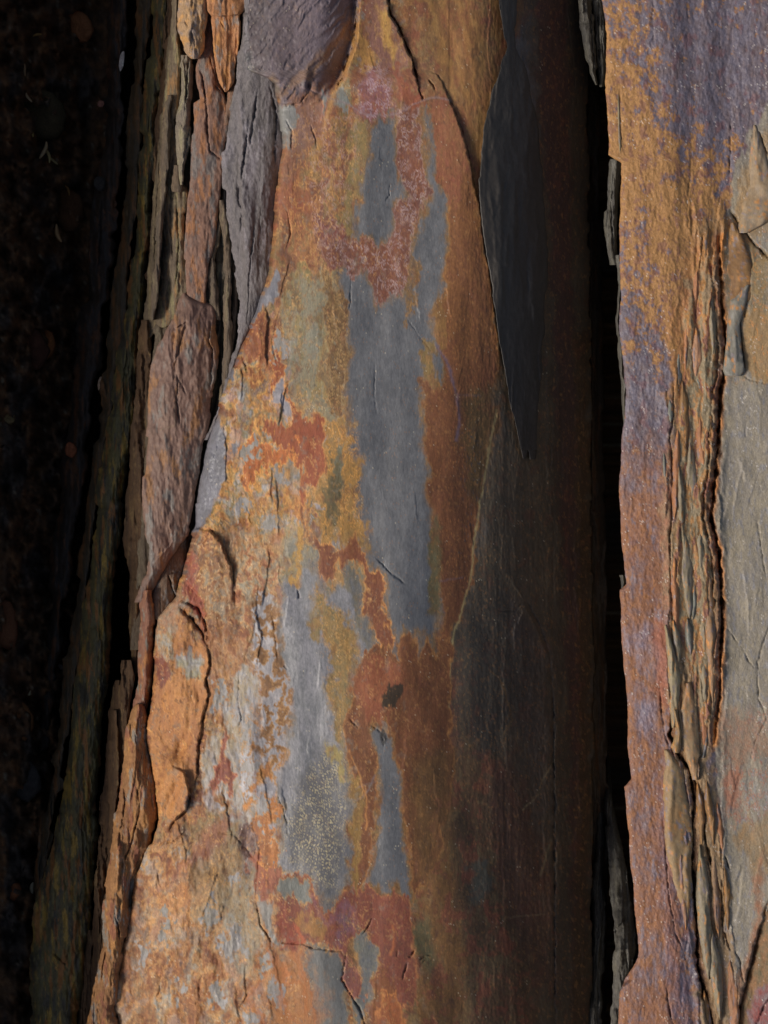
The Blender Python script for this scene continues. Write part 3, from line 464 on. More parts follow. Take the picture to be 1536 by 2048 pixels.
    c.crack([(358, 1212), (385, 1240), (405, 1265), (416, 1285)], 6, 0.022); c.ledge([(420, 1290), (412, 1240), (405, 1200), (380, 1170), (362, 1150)], -0.012, 20)
    c.crack([(360, 1200), (395, 1215), (412, 1250), (416, 1282)], 4.5, 0.014)
    c.ledge([(396, 1215), (414, 1290)], 0.010, 18)
    c.crack([(416, 1285), (420, 1330), (412, 1360), (418, 1390), (405, 1440), (398, 1480), (394, 1540), (388, 1580)], 2.2, 0.014)
    c.ledge([(388, 1580), (394, 1540), (398, 1480), (405, 1440), (418, 1390), (412, 1360), (420, 1330), (416, 1285)], 0.010, 30)
    c.crack([(378, 1575), (380, 1600), (372, 1622), (345, 1648), (338, 1665)], 2.6, 0.012)
    c.ledge([(338, 1665), (345, 1645), (372, 1620), (380, 1590), (368, 1545), (340, 1530)], 0.016, 26, 2)
    c.bump(345, 1560, 34, 70, 0.016, 0.1); c.bump(330, 1330, 30, 60, 0.006); c.bump(365, 1420, 26, 60, 0.010); c.bump(360, 1500, 12, 30, -0.014, 0.4); c.bump(345, 1590, 9, 34, -0.012, 0.3)
    c.crack([(316, 1690), (352, 1680), (372, 1662)], 2, 0.006); c.ledge([(300, 1760), (330, 1745), (366, 1720), (390, 1700)], -0.004, 50, 8)
    c.ledge([(440, 1660), (400, 1690), (365, 1720), (350, 1790)], 0.003, 50, 8)
    c.crack([(438, 1665), (470, 1670), (490, 1695), (520, 1730)], 2.2, 0.004); c.bump(493, 1680, 16, 26, -0.010, 0.3)
    c.crack([(505, 1640), (520, 1700), (514, 1760), (512, 1800)], 1.8, 0.003)
    c.crack([(480, 1340), (476, 1400), (484, 1440), (470, 1460)], 1.6, 0.005); c.crack([(555, 1330), (552, 1280), (545, 1230)], 1.5, .004)
    c.bump(410, 1780, 90, 40, 0.010, -0.6); c.bump(450, 1720, 60, 30, -0.008, -0.5); c.bump(470, 1590, 30, 50, -0.006)
    c.crack([(322, 1950), (318, 1985), (310, 2000)], 1.6, .005); c.crack([(396, 1960), (400, 2000), (390, 2010)], 1.6, .005); c.crack([(478, 2020), (500, 1985)], 1.4, .004)
    c.shards(300, 580, 220, 2048, 90, 231, (30, 130), (0.0015, 0.004), (8, 26), 0.35, 5)
    c.shards(560, 980, 0, 2048, 40, 233, (20, 90), (0.0006, 0.0016), (6, 18), 0.2, 4)
    c.shards(985, 1170, -20, 2070, 60, 235, (60, 420), (0.0004, 0.0016), (8, 40), 0.03, 5)
    # grey broken side
    c.ledge([(402, 1056), (426, 1020), (450, 960), (453, 900), (446, 860), (432, 818)], 0.004, 24, 1.5, 1)
    g = sstep(-3, 3, polydist(X, Y, [(432, 818), (446, 860), (453, 900), (450, 960), (426, 1020), (402, 1056), (380, 1060), (380, 900), (410, 830)], True)[0])
    c.h += g * (0.002 * fbm(X / 5, Y / 8, 220, 3) - 0.0005 * (452 - X))
    c.ledge([(512, 640), (520, 700), (512, 730)], 0.005, 20); c.crack([(478, 705), (490, 730), (495, 745)], 2.0, .008)
    c.crack([(560, 620), (545, 680), (555, 740)], 1.3, .003)
    c.ledge([(530, 610), (536, 640), (530, 680), (535, 740)], -0.007, 24)
    c.crack([(575, 420), (580, 470), (572, 500)], 1.4, .004); c.crack([(622, 250), (636, 300)], 1.4, .004); c.crack([(572, 240), (585, 260), (582, 300)], 2.0, .008)
# ---------------------------------------------------------------- materials and mesh building
def rock_mat(name, grain=1.0, rough=0.62, spec=0.35, bump=0.5, stretch=3.0):
    m = bpy.data.materials.new(name); m.use_nodes = True; t = m.node_tree; N = t.nodes; Lk = t.links
    b = N['Principled BSDF']; b.inputs['Roughness'].default_value = rough; b.inputs['Specular IOR Level'].default_value = spec
    a = N.new('ShaderNodeAttribute'); a.attribute_name = 'stain'
    hs = N.new('ShaderNodeSeparateColor'); hs.mode = 'HSV'; Lk.new(a.outputs['Color'], hs.inputs[0])
    rr = N.new('ShaderNodeMapRange'); rr.inputs['From Min'].default_value = 0.08; rr.inputs['From Max'].default_value = 0.6; rr.inputs['To Min'].default_value = rough - 0.08; rr.inputs['To Max'].default_value = rough + 0.14
    Lk.new(hs.outputs[1], rr.inputs['Value']); Lk.new(rr.outputs[0], b.inputs['Roughness'])                       # bare slate has a satin sheen, rust is dull
    g = N.new('ShaderNodeNewGeometry'); mp = N.new('ShaderNodeMapping'); mp.inputs['Scale'].default_value = (1, 1 / stretch, 1)
    Lk.new(g.outputs['Position'], mp.inputs['Vector'])
    n1 = N.new('ShaderNodeTexNoise'); n1.inputs['Scale'].default_value = 420; n1.inputs['Detail'].default_value = 3; n1.inputs['Roughness'].default_value = 0.7
    n2 = N.new('ShaderNodeTexNoise'); n2.inputs['Scale'].default_value = 90; n2.inputs['Detail'].default_value = 5; n2.inputs['Roughness'].default_value = 0.65
    Lk.new(mp.outputs[0], n1.inputs['Vector']); Lk.new(mp.outputs[0], n2.inputs['Vector'])
    r = N.new('ShaderNodeMapRange'); r.inputs['From Min'].default_value = 0.25; r.inputs['From Max'].default_value = 0.75
    r.inputs['To Min'].default_value = 1 - 0.28 * grain; r.inputs['To Max'].default_value = 1 + 0.28 * grain
    Lk.new(n1.outputs['Fac'], r.inputs['Value'])
    mx = N.new('ShaderNodeVectorMath'); mx.operation = 'SCALE'; Lk.new(a.outputs['Color'], mx.inputs[0]); Lk.new(r.outputs[0], mx.inputs['Scale'])
    Lk.new(mx.outputs[0], b.inputs['Base Color'])
    ad = N.new('ShaderNodeMath'); ad.operation = 'MULTIPLY_ADD'; ad.inputs[1].default_value = 2.2
    Lk.new(n2.outputs['Fac'], ad.inputs[0]); Lk.new(n1.outputs['Fac'], ad.inputs[2])
    bp = N.new('ShaderNodeBump'); bp.inputs['Strength'].default_value = bump; bp.inputs['Distance'].default_value = 0.0012
    Lk.new(ad.outputs[0], bp.inputs['Height']); Lk.new(bp.outputs[0], b.inputs['Normal'])
    return m
M_SLATE = rock_mat('stained_slate', 0.8, 0.5, 0.45, 0.28); M_ROUGH = rock_mat('rough_slate', 1.3, 0.7, 0.3, 0.8, 4.0); M_SHEEN = rock_mat('sheened_slate', 1.2, 0.5, 0.5, 0.7, 2.0)
M_WET = rock_mat('dark_damp_slate', 1.2, 0.5, 0.4, 0.8, 3.0); M_SOIL = rock_mat('rubble_soil', 1.5, 0.85, 0.2, 1.0, 1.0); M_WOOD = rock_mat('bleached_wood', 1.0, 0.8, 0.2, 0.5, 5.0)
def world(px, py, z):
    k = KPX * (CAM_H - z) / CAM_H
    return np.stack([(px - 768) * k, (1024 - py) * k, z], -1)
def tag(o, label=None, cat=None, group=None, kind='thing'):
    if label: o['label'] = label
    if cat: o['category'] = cat
    if group: o['group'] = group
    if kind: o['kind'] = kind
    return o
def thing(name, loc):
    o = bpy.data.objects.new(name, None); o.empty_display_size = 0.1; o.location = loc; S.collection.objects.link(o); return o
def mesh_obj(name, co, quads, col, mat, parent=None, loc=None, extra=None):
    co = np.asarray(co, np.float64).reshape(-1, 3)
    if parent is not None: org = np.array(parent.location)
    elif loc is not None: org = np.array(loc)
    else: org = np.array([co[:, 0].mean(), co[:, 1].mean(), co[:, 2].min()])
    me = bpy.data.meshes.new(name); me.vertices.add(len(co)); me.vertices.foreach_set('co', (co - org).astype(np.float32).ravel())
    loops = quads.ravel().tolist() if extra is None else None
    li = quads.astype(np.int32).ravel(); st = np.arange(0, len(li), 4, dtype=np.int32); tot = np.full(len(st), 4, np.int32)
    if extra:
        for e in extra:
            st = np.append(st, len(li)).astype(np.int32); tot = np.append(tot, len(e)).astype(np.int32); li = np.append(li, e).astype(np.int32)
    me.loops.add(len(li)); me.loops.foreach_set('vertex_index', li); me.polygons.add(len(st)); me.polygons.foreach_set('loop_start', st)
    try: me.polygons.foreach_set('loop_total', tot)
    except Exception: pass
    me.polygons.foreach_set('use_smooth', np.ones(len(st), bool)); me.update(calc_edges=True)
    at = me.attributes.new('stain', 'FLOAT_COLOR', 'POINT'); rgba = np.ones((len(co), 4), np.float32); rgba[:, :3] = np.clip(col, 0.004, 0.9); at.data.foreach_set('color', rgba.ravel())
    me.materials.append(mat); o = bpy.data.objects.new(name, me); S.collection.objects.link(o)
    if parent is not None: o.parent = parent
    else: o.location = tuple(org)
    return o
def rows_y(y0, y1, step):
    if y0 < -30: a = np.concatenate([np.arange(y0, -240, 20), np.arange(-240, -30, 5), np.arange(-30, min(y1, 2080), step)])
    else: a = np.arange(y0, min(y1, 2080), step)
    if y1 > 2080: a = np.concatenate([a, np.arange(2080, min(y1, 2300), 5), np.arange(2300, y1, 20) if y1 > 2300 else np.zeros(0)])
    return np.append(a, y1).astype(float)
def bed(name, rows, zf, paint, mat, relief=None, nx=40, ystep=3.0, jag=2.0, deep=0.15, under=(0, 0), edge=(0.004, 4.0), parent=None, seed=0, nsk=5):
    """a solid bed of rock: top surface between two ragged edges, side walls going down, underside, closed ends
       rows: (py, left px, right px); zf(X, Y, u) gives the height of the top"""
    rows = sorted(rows); y = rows_y(rows[0][0], rows[-1][0], ystep)
    L = np.interp(y, [r[0] for r in rows], [r[1] for r in rows]); R = np.interp(y, [r[0] for r in rows], [r[2] for r in rows])
    wj = np.clip((R - L) / 14, 0, 1) * jag
    L = L + wj * (1.3 * fbm(y / 40, y * 0 + 3.3 + seed, 301 + seed, 4, 0.7)); R = R + wj * (1.3 * fbm(y / 36, y * 0 + 8.3 + seed, 331 + seed, 4, 0.7))
    def notch(sd):
        r = np.random.RandomState(900 + seed * 3 + sd); k = np.cumsum(r.uniform(12, 80, 90)) + y[0] - 40 if y[-1] - y[0] < 2300 else np.cumsum(r.uniform(14, 90, 140)) + y[0] - 40
        v = r.uniform(-1, 1, len(k) + 1); o = v[np.searchsorted(k, y)]; return np.convolve(np.pad(o, 1, 'edge'), [0.25, 0.5, 0.25], 'valid')
    L = L + wj * 1.3 * notch(1); R = R + wj * 1.3 * notch(2)
    R = np.maximum(R, L + 0.6)
    u = np.linspace(0, 1, nx); X = L[:, None] + (R - L)[:, None] * u[None, :]; Y = np.repeat(y[:, None], nx, 1)
    c = Canvas(X.ravel(), Y.ravel()); c.shape = X.shape; paint(c)
    if relief: relief(c)
    z = zf(X, Y, np.repeat(u[None, :], len(y), 0)) + c.h.reshape(X.shape)
    z = z - edge[0] * (np.exp(-(X - L[:, None]) / edge[1]) + np.exp(-(R[:, None] - X) / edge[1]))
    col = c.col.reshape(X.shape + (3,))
    def skirt(xe, ze, ce, un, sgn):
        s = np.linspace(0, 1, nsk + 1)[1:] ** 1.4
        zz = ze[:, None] - deep * s[None, :]
        n = fbm(zz / 0.012, y[:, None] / 120 + 0 * zz, 350 + seed, 3, 0.6)
        xx = xe[:, None] + sgn * (-un * s[None, :]) + 1.5 * n * (1 - s[None, :] * 0.2)
        cc = ce[:, None, :] * (1 + 0.35 * n[..., None])
        return xx, np.repeat(y[:, None], nsk, 1), zz, cc
    rx, ry, rz, rc = skirt(R, z[:, -1], col[:, -1], under[1], 1); lx, ly, lz, lc = skirt(L, z[:, 0], col[:, 0], under[0], -1)
    XX = np.hstack([X, rx, lx[:, ::-1]]); YY = np.hstack([Y, ry, ly[:, ::-1]]); ZZ = np.hstack([z, rz, lz[:, ::-1]]); CC = np.concatenate([col, rc, lc[:, ::-1]], 1)
    n, k = XX.shape; idx = np.arange(n * k).reshape(n, k); a = idx[:-1]; b = idx[1:]
    q = np.stack([a, b, np.roll(b, -1, 1), np.roll(a, -1, 1)], -1).reshape(-1, 4)
    return mesh_obj(name, world(XX, YY, ZZ).reshape(-1, 3), q, CC.reshape(-1, 3), mat, parent, extra=[idx[0].tolist(), idx[-1][::-1].tolist()])
# generic finish for smaller beds: stripes along the bedding plus iron blotches
def gpaint(c1, c2, blot=None, bthr=0.25, bsc=(30, 60), stripe=0.5, seed=0, sx=6, sy=140, grain=0.14, lines=None):
    def f(c):
        X, Y = c.X, c.Y
        s = fbm(X / sx, Y / sy, 400 + seed, 4, 0.6); t = np.clip(0.5 + stripe * s * 1.2 + 0.5 * c.n1 + 0.25 * c.n2, 0, 1)
        c.col[:] = mix(np.array(c1), np.array(c2), t)
        if blot is not None:
            for k, bc in enumerate(blot):
                b = fbm(X / bsc[0] + 9 * k, Y / bsc[1], 410 + seed + 5 * k, 5, 0.6) + 0.15 * c.n3
                c.col[:] = mix(c.col, np.array(bc)[None, :] * (1 + 0.2 * c.n2[:, None]), sstep(bthr - 0.12, bthr + 0.16, b) * 0.85)
        for (p, cc, w) in (lines or []): c.line(p, cc, w, 3, 0.7)
        c.col *= (1 + grain * c.n3 + 0.12 * fbm(X / 3, Y / 12, 420 + seed, 3))[:, None]
    return f
def grelief(lam=0.003, sx=7, sy=140, lump=0.003, rough=0.001, seed=0, nsh=None, cracks=(), ledges=(), bumps=()):
    def f(c):
        X, Y = c.X, c.Y
        c.h += 0.45 * lam * ridged((X + 3 * c.wx[0]) / sx, Y / sy, 430 + seed, 3) + lump * fbm(X / 40, Y / 90, 440 + seed, 4, 0.6) + rough * fbm(X / 6, Y / 18, 450 + seed, 4, 0.65)
        x0, x1, y0, y1 = X.min(), X.max(), max(Y.min(), -40), min(Y.max(), 2090); ar = (x1 - x0) * (y1 - y0)
        n = int(min(60, ar / 1500)) if nsh is None else nsh
        c.shards(x0, x1, y0, y1, int(n * 1.5), 460 + seed, (30, min(240, max(40, (y1 - y0) * 0.5))), (lam * 0.6, lam * 1.9), (8, 30), 0.08)
        for a in cracks: c.crack(*a)
        for a in ledges: c.ledge(*a)
        for a in bumps: c.bump(*a)
    return f
def zflat(z0, crown=0.0, tilt=0.0, yt=()):
    """height z0 (number or points over py), crown = rounded across, tilt = rise from left to right"""
    def f(X, Y, u):
        b = interp(Y, z0) if isinstance(z0, list) else z0
        return b - crown * (2 * u - 1) ** 2 + tilt * (u - 0.5)
    return f
# ---------------------------------------------------------------- ground under everything
def ground():
    x = np.concatenate([np.linspace(-12000, -700, 12), np.arange(-500, 420, 5.0), np.linspace(500, 1000, 10), np.linspace(1100, 13000, 14)]); y = np.concatenate([np.linspace(-14000, -500, 12), np.arange(-400, 2480, 6.0), np.linspace(2600, 16000, 12)])
    X, Y = np.meshgrid(x, y); Xf, Yf = X.ravel(), Y.ravel(); c = Canvas(Xf, Yf)
    n = fbm(Xf / 70, Yf / 110, 501, 5, 0.62); n2 = fbm(Xf / 20, Yf / 22, 503, 4, 0.65)
    z = -0.90 + 0.46 * sstep(260, -60, Xf + 60 * c.wx[0] - 0.05 * (Yf - 1024)) + 0.05 * n + 0.022 * np.abs(n2) + 0.008 * c.n3
    z = np.where(np.abs(Yf - 1024) > 2500, -0.9, z)
    col = mix(C(78, 60, 46), C(120, 82, 50), np.clip(0.3 + 0.9 * n2 + 0.4 * n, 0, 1)); col = mix(col, C(70, 62, 56), sstep(0.05, 0.4, fbm(Xf / 60, Yf / 120, 507, 4)))
    col = mix(col, C(120, 110, 92), sstep(0.45, 0.6, c.n2)); col *= (1 + 0.5 * c.n3)[:, None]
    k = X.shape[1]; idx = np.arange(X.size).reshape(X.shape); q = np.stack([idx[:-1, :-1], idx[1:, :-1], idx[1:, 1:], idx[:-1, 1:]], -1).reshape(-1, 4)
    o = mesh_obj('ground', world(Xf, Yf, z), q, col, M_SOIL, loc=(0, 0, -0.9)); o['kind'] = 'structure'
ground()
# ---------------------------------------------------------------- the big middle slab
root = thing('rock_slab', (0.05, 0, -0.95))
tag(root, 'broad rounded slate slab in the middle with grey patches and rust stains', 'rock slab')
yy = sorted(set([p[0] for p in MAIN_L] + [p[0] for p in MAIN_R])); main_rows = [(y, interp(y, MAIN_L), interp(y, MAIN_R)) for y in yy]
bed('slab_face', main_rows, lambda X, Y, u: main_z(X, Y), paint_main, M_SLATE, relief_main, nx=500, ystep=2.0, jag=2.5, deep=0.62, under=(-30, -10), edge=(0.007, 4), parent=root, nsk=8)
# charcoal tongue: a thin skin of slate left standing on the right flank
ton = [(-520, 1000, 1030), (0, 1000, 1036), (60, 1008, 1030), (96, 1012, 1034), (140, 1000, 1052), (180, 985, 1060), (260, 968, 1076), (360, 957, 1085), (400, 960, 1088), (480, 969, 1096), (560, 982, 1093), (640, 994, 1090), (700, 1002, 1084), (740, 1010, 1085), (800, 1018, 1078), (850, 1030, 1073), (900, 1041, 1073)]
tpaint = gpaint(C(58, 54, 50), C(49, 46, 43), stripe=0.4, seed=3, sx=16)
trel = grelief(0.0012, 30, 260, 0.003, 0.0006, 3, cracks=[([(1020, 330), (1000, 410), (975, 470)], 2.0, .002)])
def skin(name, rows, dz, th, pnt, mat=M_SLATE, rel=None, nx=30, jag=1.5, edge=(0.001, 2.5), seed=0, zf=main_z, step=3.0, par=root, crown=0.0, tilt=0.0):
    return bed(name, rows, lambda X, Y, u: zf(X, Y) + dz - crown * (2 * u - 1) ** 2 + tilt * (u - 0.5), pnt, mat, rel, nx=nx, ystep=step, jag=jag, deep=th, edge=edge, parent=par, seed=seed, nsk=3)
o = skin('slate_tongue', ton, 0.018, 0.035, tpaint, rel=trel, nx=50); o['label'] = 'charcoal tongue of slate with a ragged lower tip'
for i, (rws) in enumerate([[(897, 1041, 1056), (908, 1044, 1054), (918, 1046, 1050)], [(897, 1055, 1073), (906, 1058, 1072), (919, 1060, 1070)]]):
    skin('tongue_tip', rws, 0.017, 0.035, tpaint, nx=8, seed=i, step=1.5, jag=0.5)
# ---------------------------------------------------------------- beds leaning against its left side
AZ = [(-520, -0.13), (0, -0.13), (600, -0.15), (1100, -0.16), (2600, -0.16)]
def solo(name, rows, z, p, rel=None, label='', cat='rock', group=None, mat=M_ROUGH, **k):
    crown = k.pop('crown', 0.012); tilt = k.pop('tilt', 0.0)
    if k.get('deep') is None: k['deep'] = 0.5
    o = bed(name, rows, z if callable(z) else zflat(z, crown, tilt), p, mat, rel, **k)
    return tag(o, label, cat, group)
BG = 'upright slate beds beside the big slab'
solo('slate_bed', [(-520, 440, 512), (0, 486, 510), (60, 484, 508), (120, 476, 516), (160, 474, 556), (200, 466, 556), (260, 452, 566), (300, 446, 568), (360, 448, 561), (420, 450, 556), (480, 460, 552), (560, 474, 545),
     (610, 480, 522), (660, 474, 503), (690, 468, 490), (740, 456, 470), (790, 446, 454), (830, 430, 440), (880, 410, 420)], [(-520, -0.012), (0, -0.012), (130, -0.020), (220, -0.075), (320, -0.105), (880, -0.13)],
     gpaint(C(104, 101, 106), C(92, 89, 90), [C(116, 113, 120)], 0.25, (40, 120), 0.5, 11, 12, 180),
     grelief(0.0018, 44, 320, 0.006, 0.0010, 11, nsh=14, cracks=[([(500, 240), (486, 330), (476, 400), (486, 420), (480, 470)], 2.5, .012), ([(515, 180), (505, 260), (498, 300)], 2.5, .010), ([(540, 170), (552, 230), (548, 330)], 2.5, .014), ([(510, 440), (500, 540), (494, 640)], 2, .008)],
             ledges=[([(470, 190), (484, 260), (478, 360), (486, 440), (490, 560)], 0.022, 40, 3)], bumps=[(530, 360, 26, 130, 0.012), (500, 470, 18, 90, .010)]),
     'cold grey slate bed wedged under the left edge of the middle slab, tapering downwards', 'slate bed', BG, nx=60, ystep=2.0, jag=3, crown=0.008, tilt=0.0, edge=(.005, 4), seed=1)
solo('slate_bed', [(-520, 440, 470), (100, 455, 480), (150, 452, 474), (260, 446, 462), (330, 440, 452), (420, 440, 456), (520, 446, 478), (600, 448, 482), (700, 446, 470), (780, 436, 454), (840, 420, 434)], [(-520, -.15), (300, -.15), (840, -.19)],
     gpaint(C(92, 92, 80), C(80, 78, 72), [C(104, 106, 106)], 0.2, (14, 80), 0.8, 13, 5, 100), grelief(0.005, 14, 260, 0.006, 0.0014, 13),
     'narrow grey-green flaky bed along the left of the cold grey bed', 'slate bed', BG, nx=22, crown=0.01, tilt=0.02, seed=2)
solo('rock_block', [(-520, 350, 414), (0, 356, 415), (30, 355, 416), (60, 358, 408), (85, 364, 407), (102, 370, 405), (112, 377, 400), (118, 384, 394)], -0.075,
     gpaint(C(160, 128, 92), C(132, 112, 98), [C(128, 116, 112), C(172, 126, 72)], 0.2, (18, 26), 0.3, 15, 20, 60), grelief(0.003, 18, 60, 0.009, 0.003, 15, cracks=[([(368, 40), (385, 70), (392, 95)], 3, .008)]),
     'rounded tan block at the top, left of the pointed orange block', 'rock block', nx=34, ystep=2, jag=2, crown=0.010, edge=(.008, 4), seed=3, deep=0.08)
solo('rock_block', [(-520, 410, 500), (0, 413, 505), (22, 416, 490), (30, 421, 481), (60, 424, 480), (100, 428, 476), (140, 434, 470), (165, 439, 466), (184, 450, 454)], -0.085,
     gpaint(C(160, 106, 66), C(142, 104, 78), [C(170, 118, 66), C(122, 116, 112)], 0.22, (16, 60), 0.4, 17, 6, 90), grelief(0.003, 14, 200, 0.005, 0.001, 17, ledges=[([(400, 31), (440, 33), (490, 27)], 0.014, 50), ([(470, 190), (476, 40)], -0.012, 18)], cracks=[([(450, 150), (452, 184)], 1.2, .008), ([(440, 40), (450, 60)], 1.2, .005)]),
     'pointed orange-brown block hanging at the top like a spearhead', 'rock block', nx=40, ystep=2, jag=1.2, crown=0.0, edge=(.006, 2), seed=4, deep=0.05)
solo('slate_bed', [(-520, 400, 424), (20, 405, 424), (60, 402, 426), (110, 398, 430), (140, 392, 440), (170, 393, 442), (198, 398, 452), (206, 386, 454), (250, 386, 456), (300, 382, 448), (360, 380, 446), (430, 374, 434), (490, 370, 428), (540, 368, 416), (592, 372, 412), (650, 372, 414)], [(-520, -.13), (200, -.125), (590, -.145), (650, -.175)],
     gpaint(C(124, 92, 78), C(110, 88, 80), [C(140, 94, 62), C(104, 100, 98)], 0.2, (18, 60), 0.4, 19, 10, 120), grelief(0.0018, 22, 160, 0.007, 0.0008, 19, nsh=6, cracks=[([(412, 245), (416, 270), (418, 300), (440, 320)], 2.2, .012), ([(402, 140), (410, 190), (414, 235), (416, 262)], 2.4, .014), ([(420, 110), (428, 150), (432, 176), (448, 190)], 2, .012), ([(372, 370), (380, 360)], 2, .01)],
             ledges=[([(386, 362), (380, 372), (368, 440), (366, 460)], 0.006, 20), ([(430, 120), (432, 170), (450, 190), (454, 215)], -0.010, 20)], bumps=[(415, 300, 20, 160, .006)]),
     'rusty brown rounded bed running down below the pointed orange block', 'slate bed', BG, nx=40, ystep=2, crown=0.002, edge=(.005, 2.5), seed=5)
solo('slate_bed', [(110, 364, 388), (130, 362, 386), (190, 362, 384), (240, 352, 382), (290, 354, 384), (330, 356, 372), (370, 360, 366)], -0.14,
     gpaint(C(116, 108, 92), C(104, 96, 88), [C(128, 122, 96)], .2, (14, 60), .7, 21, 5, 90), grelief(.006, 8, 90, .008, .002, 21, cracks=[([(376, 110), (372, 200), (384, 202)], 2.2, .012), ([(380, 240), (372, 300), (362, 325)], 2, .008)]),
     'short olive-grey flaky bed under the rounded tan block', 'slate bed', BG, nx=22, ystep=2, crown=.014, seed=6)
solo('slate_bed', [(-520, 345, 358), (0, 345, 358), (120, 340, 364), (240, 328, 354), (300, 326, 358), (380, 322, 372), (440, 326, 374), (500, 330, 372), (560, 322, 376), (600, 316, 392), (640, 312, 360), (655, 322, 334)], [(-520, -.17), (300, -.175), (655, -.18)],
     gpaint(C(110, 98, 80), C(92, 80, 68), [C(126, 118, 86), C(132, 98, 62)], .22, (10, 70), .9, 23, 4, 80), grelief(.003, 16, 240, .007, .0012, 23, nsh=8, cracks=[([(345, 300), (340, 420), (344, 520)], 2, .008), ([(352, 380), (358, 480), (350, 600)], 2, .008), ([(338, 560), (334, 620)], 2.2, .014)]),
     'splintery olive-brown bed left of the rusty rounded bed, ending in a notch', 'slate bed', BG, nx=34, ystep=2, jag=3, crown=.012, tilt=.02, seed=7)
solo('slate_bed', [(-520, 320, 348), (0, 345, 352), (100, 336, 350), (200, 326, 346), (300, 316, 334), (400, 306, 328), (500, 300, 330), (600, 292, 322), (660, 286, 316), (684, 286, 292)], [(-520, -.20), (684, -.22)],
     gpaint(C(96, 84, 66), C(82, 72, 60), [C(110, 98, 74)], .2, (8, 100), .9, 25, 4, 160), grelief(.003, 13, 280, .005, .0012, 25, nsh=6, cracks=[([(322, 250), (314, 400), (308, 560)], 1.6, .008)]),
     'thin khaki-brown bed with a notched lower end above the darkest gap', 'slate bed', BG, nx=22, ystep=2, jag=2.5, crown=.008, tilt=.03, seed=8)
solo('slate_bed', [(420, 424, 446), (470, 420, 470), (540, 410, 480), (600, 400, 480), (680, 418, 468), (740, 422, 458), (800, 420, 446), (860, 412, 428), (920, 402, 410)], [(420, -.17), (920, -.22)],
     gpaint(C(98, 88, 74), C(84, 80, 72), [C(112, 106, 84)], .2, (8, 90), .9, 27, 5, 90), grelief(.006, 15, 260, .005, .0014, 27, cracks=[([(428, 450), (430, 600), (440, 760)], 2.4, .016), ([(450, 480), (454, 620), (446, 760)], 2.2, .014), ([(464, 540), (462, 680)], 2, .012)]),
     'bundle of thin grey-brown laminae between the mauve bed and the cold grey bed', 'slate bed', BG, nx=34, ystep=2, jag=2.5, crown=.010, tilt=-.02, seed=9)
solo('slate_bed', [(586, 366, 374), (596, 360, 384), (604, 356, 412), (612, 354, 430), (624, 350, 431), (640, 343, 431), (660, 332, 430), (700, 312, 436), (730, 304, 436), (780, 298, 424), (840, 296, 420), (900, 290, 406), (960, 286, 396), (1020, 286, 386), (1070, 292, 374), (1090, 296, 360), (1110, 296, 346), (1140, 292, 330), (1170, 284, 314), (1205, 270, 296)], [(586, -.150), (640, -.130), (700, -.125), (1000, -.125), (1205, -.15)],
     gpaint(C(118, 94, 82), C(108, 82, 74), [C(140, 98, 62), C(108, 104, 100)], .28, (26, 80), .3, 29, 14, 160, lines=[([(300, 760), (330, 840), (352, 845), (380, 790)], C(96, 70, 60), 1.2), ([(352, 800), (350, 850), (320, 860)], C(130, 112, 92), 1.0)]),
     grelief(.0012, 34, 260, .008, .0007, 29, nsh=7, cracks=[([(355, 700), (350, 740), (356, 760), (352, 800), (360, 850)], 2.2, .010), ([(356, 755), (372, 790)], 1.6, .005), ([(420, 640), (416, 680), (424, 700), (420, 780)], 2.2, .010), ([(348, 660), (372, 645), (360, 690), (352, 730)], 2.4, .010)],
             ledges=[([(352, 620), (350, 700), (350, 760)], .010, 50), ([(332, 1024), (345, 1085), (300, 1130)], .004, 20)], bumps=[(330, 800, 26, 90, .006), (385, 740, 30, 90, .006)]),
     'wide mauve-brown bed with a smooth bulging face, in front of the others', 'slate bed', BG, nx=80, ystep=2, jag=2.5, crown=.012, tilt=-.014, edge=(.005, 2.5), seed=10, mat=M_SLATE)
solo('slate_bed', [(1040, 362, 384), (1075, 366, 378), (1083, 346, 380), (1100, 336, 378), (1120, 326, 376), (1150, 320, 370), (1165, 314, 366), (1190, 306, 360), (1215, 306, 350), (1240, 312, 330)], [(1040, -.20), (1240, -.15)],
     gpaint(C(104, 92, 82), C(116, 88, 68), [C(118, 120, 122)], .25, (20, 40), .4, 31), grelief(.002, 14, 90, .004, .0012, 31, cracks=[([(336, 1150), (345, 1180), (352, 1205)], 2.6, .014), ([(338, 1148), (362, 1144)], 2, .008)], ledges=[([(338, 1148), (350, 1200)], .008, 20)]),
     'small grey-brown hollow bed tucked below the wide mauve bed', 'slate bed', BG, nx=36, ystep=2, crown=.014, tilt=-.02, seed=11)
solo('slate_bed', [(1180, 284, 304), (1205, 276, 308), (1230, 279, 309), (1290, 277, 309), (1350, 275, 305), (1400, 268, 300), (1428, 264, 290), (1440, 274, 286)], -.135,
     gpaint(C(134, 92, 72), C(120, 84, 74), [C(118, 124, 118), C(156, 104, 60)], .26, (12, 50), .3, 33), grelief(.002, 12, 160, .003, .001, 33, cracks=[([(277, 1210), (278, 1290)], 1.6, .008)]),
     'small brick-red upright pillar at the left rim of the orange flank', 'slate bed', BG, nx=26, ystep=2, crown=.022, edge=(.008, 5), seed=12)
